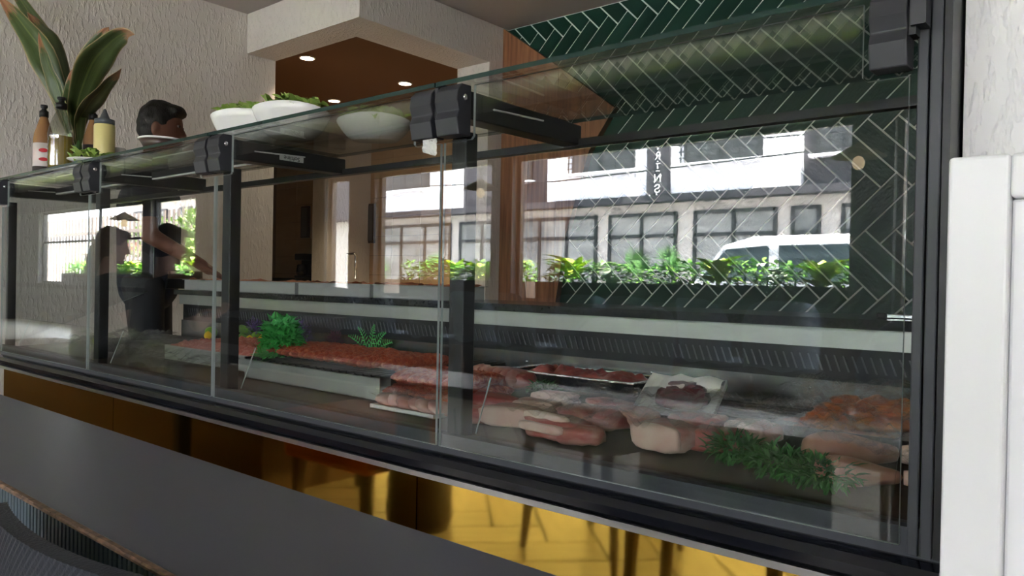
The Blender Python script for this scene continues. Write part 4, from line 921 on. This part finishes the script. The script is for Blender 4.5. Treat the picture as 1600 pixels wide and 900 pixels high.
def person(label, loc, rz_, J, skin, hairm, top, cat='person', hair_long=False):
    """J: joints in a frame facing +X"""
    r_ = thing('person', label, cat, (0, 0, 0)); B = MB(); g = {k: Vector(v) for k, v in J.items()}
    H = g['head']; f = Vector(J.get('face', (1, 0, 0))).normalized(); sd = Vector((0, 0, 1)).cross(f).normalized(); upv = f.cross(sd)
    R = Matrix((f, sd, upv)).transposed()
    B.blob(H, (.098, .076, .115), 0, 1, 0, (20, 14), R); B.blob(H + R @ Vector((.028, 0, -.055)), (.062, .055, .062), 0, 1, 0, (16, 10), R)      # skull and jaw
    capsules(B, [(H + R @ Vector((.088, 0, .012)), H + R @ Vector((.108, 0, -.026)), .009, .014)], 8)                                           # nose
    B.blob(H + R @ Vector((.080, 0, -.062)), (.014, .026, .010), 0, 1, 0, (10, 6), R); B.blob(H + R @ Vector((.076, 0, -.095)), (.020, .024, .016), 0, 1, 0, (10, 6), R)
    for q in (-1, 1): B.blob(H + R @ Vector((-.006, q * .078, -.012)), (.018, .008, .030), 0, 1, 0, (10, 8), R)
    capsules(B, [(g['neck'], H + R @ Vector((-.015, 0, -.06)), .060, .052), (g['chest'], g['neck'], .085, .06), (g['pelvis'], g['chest'], .125, .13)])
    for q in 'LR':
        for a, b_, ra, rb_ in (('sh', 'el', .050, .040), ('el', 'wr', .040, .027), ('hip', 'kn', .078, .055), ('kn', 'an', .054, .036)): capsules(B, [(g[a + q], g[b_ + q], ra, rb_)])
        capsules(B, [(g['chest'] + Vector((0, 0, .07)), g['sh' + q], .075, .055), (g['pelvis'], g['hip' + q], .11, .085), (g['an' + q], g['an' + q] + Vector((.15, 0, -.035)), .038, .034)])
        d_ = g['wr' + q] - g['el' + q]; hand(B, g['wr' + q], d_, 1.0, Vector((0, 0, 1)).cross(d_) * (-1 if q == 'L' else 1) + Vector((0, 0, .02)))
    o = B.build('body', skin, r_); remesh(o, .0075)
    for q in (-1, 1):
        e_ = MB().blob(H + R @ Vector((.082, q * .030, .012)), (.009, .011, .007), 0, 1, 0, (10, 8), R).build('eye', 'eye_white', r_, smooth=True); MB().blob(H + R @ Vector((.0895, q * .030, .012)), (.004, .006, .006), 0, 1, 0, (8, 6), R).build('iris', 'hair_dark', e_, smooth=True)
    Tm = MB(); capsules(Tm, [(g['pelvis'] + Vector((0, 0, -.05)), g['chest'], .140, .148), (g['chest'], g['neck'] + Vector((0, 0, -.035)), .11, .068)])
    for q in 'LR':
        m_ = g['sh' + q].lerp(g['el' + q], .62); capsules(Tm, [(g['chest'] + Vector((0, 0, .07)), g['sh' + q], .09, .066), (g['sh' + q], m_, .064, .056), (g['chest'] + (g['sh' + q] - g['chest']) * .45, g['pelvis'] + (g['hip' + q] - g['pelvis']) * .5 + Vector((0, 0, .03)), .115, .125)])
    o = Tm.build('shirt', top, r_); remesh(o, .010)
    Tr = MB()
    for q in 'LR': capsules(Tr, [(g['pelvis'], g['hip' + q], .135, .10), (g['hip' + q], g['kn' + q], .092, .068), (g['kn' + q], g['an' + q], .066, .052)])
    o = Tr.build('trousers', 'trousers', r_); remesh(o, .012)
    for q in 'LR':
        a = g['an' + q]; sh = MB().blob(a + Vector((.06, 0, -.045)), (.145, .050, .045), 0, 1, 0, (16, 9), None, 0, .7).build('shoe', 'shirt_black', r_, smooth=True)
    hb = MB(); hb.blob(H + R @ Vector((-.016, 0, .026)), (.100, .083, .106), .10, 5, 3, (26, 16), R); hb.blob(H + R @ Vector((-.035, 0, -.02)), (.076, .079, .075), .08, 5, 5, (20, 12), R); hb.blob(H + R @ Vector((.050, 0, .082)), (.055, .062, .036), .15, 5, 6, (18, 10), R)
    if hair_long: capsules(hb, [(H + R @ Vector((-.06, 0, .0)), H + R @ Vector((-.10, 0, -.12)), .06, .05), (H + R @ Vector((-.10, 0, -.10)), H + R @ Vector((-.09, 0, -.24)), .05, .03)])
    o = hb.build('hair', hairm, r_); remesh(o, .008, 2)
    r_.location = loc; r_.rotation_euler = (0, 0, rz_); return r_
hp = at(253, 199, .74)
person('cook in a dark navy shirt with short black hair standing behind the case', (hp.x, hp.y, 0), .95,
       dict(head=(.0, 0, 1.665), face=(1, -.12, -.12), neck=(-.03, 0, 1.49), chest=(-.05, 0, 1.28), pelvis=(-.05, 0, .95), shL=(-.04, .19, 1.41), elL=(-.02, .25, 1.12), wrL=(.20, .20, .98),
            shR=(-.04, -.19, 1.41), elR=(.0, -.25, 1.13), wrR=(.22, -.20, 1.0), hipL=(-.05, .10, .90), knL=(-.02, .11, .49), anL=(-.05, .12, .09), hipR=(-.05, -.10, .90), knR=(-.02, -.11, .49), anR=(-.05, -.12, .09)),
       'skin', 'hair_dark', 'shirt_navy').scale = [hp.z / 1.665] * 3
SEAT = dict(head=(.05, 0, 1.19), face=(1, 0, -.15), neck=(.02, 0, 1.02), chest=(-.02, 0, .82), pelvis=(-.06, 0, .56), shL=(.0, .17, .95), elL=(.10, .22, .70), wrL=(.30, .12, .76), shR=(.0, -.17, .95), elR=(.10, -.22, .70), wrR=(.30, -.10, .76),
            hipL=(-.05, .09, .54), knL=(.36, .10, .52), anL=(.34, .11, .09), hipR=(-.05, -.09, .54), knR=(.36, -.10, .52), anR=(.34, -.11, .09))
person('seated woman in a black shirt with tied-back brown hair reflected in the glass', (-5.35, -1.05, 0), -1.45, SEAT, 'skin_light', 'hair_light', 'shirt_black', hair_long=True)
person('seated person in a black shirt with dark hair reflected in the second glass', (-4.68, -1.12, 0), -1.7, SEAT, 'skin_light', 'hair_dark', 'shirt_black')
TB = thing('dining_table', 'dark square table between the two seated people', 'table', (-5.0, -1.96, 0))
MB().box(-5.65, -4.35, -2.3, -1.62, .70, .73).build('table_top', 'bench_laminate', TB, bevel=.004); MB().lathe([(.2, 0), (.2, .02), (.04, .05), (.035, .70)], (-5.0, -1.96, 0), 16).build('pedestal', 'black_metal', TB)
# ================================================================== ROOM BEHIND THE CAMERA (seen in the glass and the gold panel)
ch = sorted([(-4.25, -4.15, .3), (-3.68, -4.25, -.3), (-3.10, -4.15, .1), (-2.54, -4.25, .35), (-1.98, -4.1, -.4), (-4.85, -4.2, 0), (-5.45, -4.2, .2), (-6.2, -4.2, 0), (-6.8, -4.2, -.2)])
for i, (x, y, a) in enumerate(ch): dup(near, (x, y, 0), a + PI, ORD[i] + ' navy woven chair from the left along the window wall', 'chairs at the window')
for i, (x, y, a) in enumerate(((-.70, -1.78, .5), (-2.1, -2.75, -2.4))): dup(near, (x, y, 0), a, ['dark navy woven chair on the parquet nearest the white cabinet', 'dark navy woven chair on the parquet facing the windows'][i], 'chairs on the parquet')
vx = at(645, 800, 1.02).x
VS = tag(MB().lathe([(0, 0), (.125, 0), (.135, .05), (.13, .20), (.10, .30), (.070, .345), (.066, .60), (.074, .63), (.068, .63), (.056, .58), (0, .56)], (vx, -1.02, 0), 24).build('stand_in_silhouette', 'stoneware_brown', loc=(vx, -1.02, 0), smooth=True), 'dark bottle-shaped stand-in vase mirrored in the gold panel', 'silhouette')  # added stand-in for an unidentified dark shape mirrored in the gold panel
OB = thing('orange_stool', 'low orange leather stool mirrored in the gold panel', 'stool', (-2.68, -1.05, 0))
MB().box(-3.0, -2.42, -1.30, -.84, .20, .42).build('cushion', 'orange_fabric', OB, bevel=.03)
for x in (-2.95, -2.47):
    for y in (-1.25, -.89): MB().box(x - .02, x + .02, y - .02, y + .02, 0, .20).build('leg', 'chair_wood', OB)
BS = thing('added_booth_seat', 'long dark brown booth seat added left of the orange stool', 'bench', (-4.9, -1.1, 0))  # seat added to darken the left part of the gold panel's reflection
MB().box(-7.2, -3.1, -1.42, -.80, .0, .36).build('base', 'booth_leather', BS); MB().box(-7.2, -3.1, -1.44, -.78, .362, .455).build('cushion', 'booth_leather', BS, bevel=.02)
for i, (px, py, Y, lab) in enumerate(((1342, 248, 3.5, 'metal-shaded pendant lamp mirrored at the right of the front glass'), (752, 297, 3.5, 'metal-shaded pendant lamp mirrored left of the wood panel'), (195, 345, 2.35, 'metal-shaded pendant lamp mirrored in the second glass'))):
    p = at(px, py, Y); x, y, z = p.x, -Y, p.z; l_ = thing('pendant_lamp', lab, 'lamp', (x, y, z), 'pendant lamps in the room')
    MB().lathe([(.012, z + .09), (.03, z + .075), (.145, z + .012), (.147, z + .008), (.03, z + .06), (.012, z + .07)], (x, y, 0), 24).build('shade', 'lamp_shade', l_, smooth=True)
    MB().tube([(x, y, z + .085), (x, y, CEIL - .01)], .004, 6).build('cord', 'black_metal', l_); MB().blob((x, y, z - .025), (.034, .034, .040), 0, 1, 0, (16, 10)).build('bulb', 'bulb_glass', l_, smooth=True)
    MB().lathe([(.04, CEIL - .02), (.04, CEIL - .001)], (x, y, 0), 14).build('canopy', 'black_metal', l_)
# ================================================================== OUTSIDE: planters, street, van, buildings
struct(box('ground_street', 'asphalt', -60, 40, -60, -4.98, -.25, -.15))
def plant(kind, label):
    r_ = thing('planter_plant', label, 'plant', (0, 0, 0), 'plants in the window planters'); b = MB(); random.seed(hash(kind) % 97 if False else {'broad': 3, 'palm': 4, 'white': 5, 'bush': 6}[kind])
    if kind == 'broad':
        for i in range(16): a = random.uniform(0, 2 * PI); b.leaf((.04 * math.cos(a), .04 * math.sin(a), random.uniform(.0, .14)), (math.cos(a), math.sin(a), random.uniform(.5, 1.8)), (0, 0, 1), random.uniform(.18, .30), random.uniform(.09, .14), random.uniform(.1, .6), .2, 5)
        m_ = 'plant_yellow'
    elif kind == 'palm':
        for j in range(6):
            c_ = Vector((random.uniform(-.12, .12), random.uniform(-.1, .1), random.uniform(.08, .25))); a0 = random.uniform(0, 2 * PI)
            for i in range(13): a = PI * (i / 12) ; b.leaf(c_, (math.cos(a) * math.cos(a0), math.cos(a) * math.sin(a0), math.sin(a) + .05), (math.sin(a0), -math.cos(a0), .1), random.uniform(.13, .17), .014, .1, .1, 3)
        m_ = 'plant_palm'
    elif kind == 'white':
        for i in range(26): a = random.uniform(0, 2 * PI); b.leaf((random.uniform(-.12, .12), random.uniform(-.1, .1), random.uniform(0, .18)), (math.cos(a), math.sin(a), random.uniform(.1, 1)), (0, 0, 1), random.uniform(.08, .15), random.uniform(.06, .09), random.uniform(.2, .8), .2, 4)
        m_ = 'plant_white'
    else:
        for i in range(170): a = random.uniform(0, 2 * PI); b.leaf((random.uniform(-.2, .2), random.uniform(-.12, .12), random.uniform(-.04, .20)), (math.cos(a), math.sin(a), random.uniform(-.1, 1.2)), (0, 0, 1), random.uniform(.05, .10), random.uniform(.025, .05), random.uniform(.1, .7), .2, 3)
        m_ = 'plant_green'
    b.build('leaves', m_, r_); MB().tube([(0, 0, -.08), (0, 0, .08)], [.012, .006], 6).build('stem', 'stem_green', r_); return r_
kinds = {k: plant(k, {'broad': 'large-leaved yellow-green plant in the window planter', 'palm': 'small fan palm in the window planter', 'white': 'white-leaved plant in the window planter', 'bush': 'bushy green plant in the window planter'}[k]) for k in ('broad', 'palm', 'white', 'bush')}
first = set(); random.seed(77); WN = {-18.0: 'slatted window', -12.9: 'narrow far window', -8.1: 'slot between the piers', -7.14: 'window left of the main one', -5.0: 'main window opposite', -1.46: 'rightmost window'}; KN = {'bush': 'bushy green plant', 'broad': 'large-leaved yellow-green plant', 'palm': 'small fan palm', 'white': 'white-leaved plant'}
for (a, b) in OPENINGS:
    pl_ = thing('window_planter', 'dark planter trough outside the window between X', 'planter', ((a + b) / 2, -5.43, .55)); pl_['label'] = {-18.0: 'long dark planter trough outside the slatted window', -12.9: 'short dark planter trough outside the narrow far window', -8.1: 'very short dark planter trough between two piers', -7.14: 'dark planter trough left of the main window', -5.0: 'dark planter trough outside the main window opposite', -1.46: 'dark planter trough outside the rightmost window'}[a]
    t = MB(); t.box(a - .05, b + .05, -5.60, -5.58, .55, 1.01).box(a - .05, b + .05, -5.28, -5.26, .55, 1.01).box(a - .05, a - .03, -5.58, -5.28, .55, 1.01).box(b + .03, b + .05, -5.58, -5.28, .55, 1.01).box(a - .05, b + .05, -5.58, -5.28, .55, .57)
    t.build('trough', 'planter_brown', pl_); MB().box(a - .03, b + .03, -5.58, -5.28, .57, .99).build('soil', 'wood_dark_edge', pl_); MB().box(a, b, -5.53, -5.33, -.15, .55).build('stand', 'planter_brown', pl_)
    x = a + .12; i = 0; cnt = {}
    while x < min(b - .05, .6):
        k = random.choice(['bush', 'broad', 'bush', 'palm', 'white', 'bush']) ; k = 'bush' if i % 2 == 0 else random.choice(['broad', 'palm', 'white', 'broad'])
        y = -5.43 + random.uniform(-.06, .06); z = .985 + random.uniform(-.01, .05)
        cnt[k] = cnt.get(k, 0) + 1; lb_ = '%s %s from the left outside the %s' % (ORD[cnt[k] - 1], KN[k], WN[a])
        if k not in first: first.add(k); kinds[k]['label'] = lb_; kinds[k].location = (x, y, z); kinds[k].rotation_euler = (0, 0, random.uniform(0, 6))
        else: dup(kinds[k], (x, y, z), random.uniform(0, 6), lb_)
        x += random.uniform(.17, .25); i += 1
# building across the street
FY = -14.0
BD = thing('apartment_building', 'white and grey building with shop windows across the street', 'building', (-8, FY - 2, -.15))
def fb_(name, m, x0, x1, z0, z1, d0=0.0, d1=.1, parent=BD): return MB().box(x0, x1, FY - .3 + 0, FY + d1, z0, z1).build(name, m, parent)
MB().box(-22, 6, FY - 6, FY - .3, -.15, 9).build('core', 'facade_grey', BD)
fb_('beige_band', 'facade_beige', -22, 6, -.15, 2.85, d1=0)
for a, b in ((-11.4, -8.62), (-8.07, -5.36), (-18, -14.5), (-3.2, 0.5)): fb_('white_bay', 'facade_white', a, b, 2.95, 8.6, d1=.35)
for a, b in ((-14.5, -11.42), (-5.34, -3.22), (-22, -18)): fb_('grey_bay', 'facade_grey', a, b, 2.85, 8.6, d1=.05)
fb_('slab_edge', 'facade_grey', -22, 6, 2.80, 2.95, d1=.40)
def facade_window(x0, x1, z0, z1, dep, rail=True):
    w = MB(); y = FY + dep; f = .05
    w.box(x0, x1, y, y + .04, z0, z0 + f).box(x0, x1, y, y + .04, z1 - f, z1).box(x0, x0 + f, y, y + .04, z0, z1).box(x1 - f, x1, y, y + .04, z0, z1).box((x0 + x1) / 2 - f / 2, (x0 + x1) / 2 + f / 2, y, y + .04, z0, z1)
    o = w.build('window', 'shop_frame', BD); MB().box(x0 + f, x1 - f, y, y + .015, z0 + f, z1 - f).build('pane', 'flat_glass', o)
    if rail:
        rl = MB()
        for k in range(4): rl.box(x0 - .05, x1 + .05, y + .16, y + .18, z0 + .1 + k * .13, z0 + .125 + k * .13)
        for k in range(5): xx = x0 + (x1 - x0) * k / 4; rl.box(xx - .012, xx + .012, y + .16, y + .18, z0, z0 + .55)
        rl.build('railing', 'shop_frame', o)
    MB().box(x0 - .1, x1 + .1, y, y + .22, z0 - .06, z0).build('sill', 'facade_white', BD)
for z in (3.55, 6.2):
    facade_window(-10.65, -8.95, z, z + 1.2, .35); facade_window(-7.75, -6.05, z, z + 1.2, .35); facade_window(-5.1, -4.0, z, z + 1.2, .05); facade_window(-13.2, -12.1, z, z + 1.2, .05); facade_window(-17.5, -15.5, z, z + 1.2, .35); facade_window(-2.6, -.4, z, z + 1.2, .35)
for x0, x1, n_ in ((-14.6, -13.0, 2), (-12.7, -10.18, 3), (-9.79, -8.1, 2), (-7.64, -5.9, 2), (-5.55, -5.05, 1), (-4.6, -2.8, 2), (-2.3, .6, 3), (-18, -15, 3)):
    w = MB(); y = FY; f = .07
    w.box(x0, x1, y, y + .06, .2, .2 + f).box(x0, x1, y, y + .06, 2.6 - f, 2.6).box(x0, x1, y, y + .06, 2.05, 2.05 + f)
    for k in range(n_ + 1): xx = x0 + (x1 - x0) * k / n_; w.box(xx - f / 2, xx + f / 2, y, y + .06, .2, 2.6)
    o = w.build('shop_window', 'shop_frame', BD)
    for k in range(n_): xa, xb = x0 + (x1 - x0) * k / n_ + f / 2, x0 + (x1 - x0) * (k + 1) / n_ - f / 2; MB().box(xa, xb, y, y + .02, .27, 2.05).build('pane', 'shop_glass', o); MB().box(xa, xb, y, y + .02, 2.12, 2.53).build('pane', 'shop_glass', o)
SG = MB().box(-8.62, -8.07, FY, FY + .42, 2.95, 8.0).build('sign_column', 'facade_grey', BD)
for ltr, z in (('Ş', 3.06), ('N', 3.29), ('İ', 3.52), ('R', 3.77), ('I', 3.99), ('.', 3.0)):
    text_mesh('sign_letter', ltr, .25, 'sign_letter', SG, Matrix.Translation((-8.345 + (.0 if ltr != '.' else -.18), FY + .43, z)) @ Matrix.Rotation(PI, 4, 'Z') @ Matrix.Rotation(PI / 2, 4, 'X'), .01)
# houses and fence to the left
H2 = thing('red_roofed_house', 'pale house with red roof beyond the slatted fence', 'house', (-26, -16, -.15))
MB().box(-36, -22.5, -20, -14.2, -.15, 4.2).build('wall', 'facade_beige', H2); MB().prism([(-20.5, 4.2), (-13.7, 4.2), (-17, 6.0)], 'x', -36.5, -22.2).build('roof', 'roof_red', H2); MB().box(-36, -22.5, -14.2, -14.05, 2.1, 2.45).build('red_band', 'roof_red', H2)
for x in range(6): o = MB().box(-35 + x * 2.1, -34 + x * 2.1, -14.2, -14.12, 2.8, 3.8).build('window', 'shop_frame', H2); MB().box(-34.9 + x * 2.1, -34.1 + x * 2.1, -14.13, -14.10, 2.9, 3.7).build('pane', 'shop_glass', o)
FE = thing('slatted_fence', 'tall upright slatted fence outside the far left window', 'fence', (-26, -8.6, -.15))
for k in range(58): x = -34 + k * .26; MB().box(x, x + .10, -8.63, -8.60, -.15, 2.75).build('slat', 'slat_wood', FE)
MB().box(-34.1, -18.9, -8.60, -8.56, .4, .5).build('rail', 'slat_wood', FE); MB().box(-34.1, -18.9, -8.60, -8.56, 2.2, 2.3).build('rail', 'slat_wood', FE)
def tree(label, x, y, h, rr, seed):
    r_ = thing('tree', label, 'tree', (x, y, -.15)); random.seed(seed); b = MB()
    for i in range(900):
        v = Vector((random.gauss(0, 1), random.gauss(0, 1), random.gauss(0, 1))).normalized() * (random.random() ** .33); p_ = Vector((x + v.x * rr, y + v.y * rr, h * .55 + v.z * h * .45)); b.leaf(p_, v + Vector((random.uniform(-1, 1), random.uniform(-1, 1), random.uniform(-.5, 1))), (0, 0, 1), random.uniform(.15, .3), random.uniform(.08, .16), .3, .2, 2)
    b.build('crown', 'tree_leaf', r_); MB().tube([(x, y, -.15), (x, y, h * .6)], [.10, .05], 8).build('trunk', 'chair_wood', r_)
tree('bushy green tree beyond the slatted fence', -22.5, -10.6, 3.0, 1.5, 1); tree('slim green cypress beside the black window frame', -17.6, -8.0, 2.5, .5, 2); tree('low green tree at the far left of the fence', -27.5, -10.9, 2.8, 1.6, 3)
# white van
VN = thing('white_van', 'white van parked on the street outside the main window', 'van', (-3.5, -10.6, -.15)); vy0, vy1 = -11.5, -9.8
prof = [(-6.35, .25), (-6.35, .75), (-6.1, .95), (-5.55, 1.05), (-5.05, 1.62), (-4.6, 1.74), (-1.6, 1.76), (-1.45, 1.6), (-1.42, .25)]
MB().prism(prof, 'y', vy0, vy1).build('body', 'van_white', VN, bevel=.05, seg=3)
for pg in ([(-5.45, 1.08), (-5.0, 1.55), (-4.35, 1.60), (-4.35, 1.08)], [(-4.2, 1.08), (-4.2, 1.60), (-3.0, 1.61), (-3.0, 1.08)], [(-2.85, 1.08), (-2.85, 1.61), (-1.75, 1.61), (-1.7, 1.08)]): MB().prism(pg, 'y', vy1 - .02, vy1 + .012).build('side_window', 'van_glass', VN)
for x in (-5.6, -2.3):
    for y in (vy1 - .1, vy0 + .1):
        b = MB().lathe([(.0, -.1), (.26, -.1), (.31, -.08), (.31, .08), (.26, .1), (0, .1)], (0, 0, 0), 20)
        for i, v in enumerate(b.v): b.v[i] = Vector((x + v.x, y + v.z, .16 + v.y))
        w_ = b.build('wheel', 'tyre', VN, smooth=False); b2 = MB().lathe([(0, -.11), (.16, -.11), (.16, .11), (0, .11)], (0, 0, 0), 16)
        for i, v in enumerate(b2.v): b2.v[i] = Vector((x + v.x, y + v.z, .16 + v.y))
        b2.build('hubcap', 'trim_steel', w_)
MB().box(-6.3, -6.36, vy1 - .4, vy1 - .1, .6, .75).build('headlamp', 'led_strip', VN)
for i, (z0, z1) in enumerate(((3.2, 3.05), (2.75, 2.9))):
    tag(MB().tube([(-14, -9.5, z0 + .25), (-8, -9.5, z0), (-2, -9.5, z1), (4, -9.5, z1 + .25)], .012, 5).build('overhead_cable', 'black_metal', loc=(-5, -9.5, z0)), ['upper black cable strung across the street', 'lower black cable strung across the street'][i], 'cable')
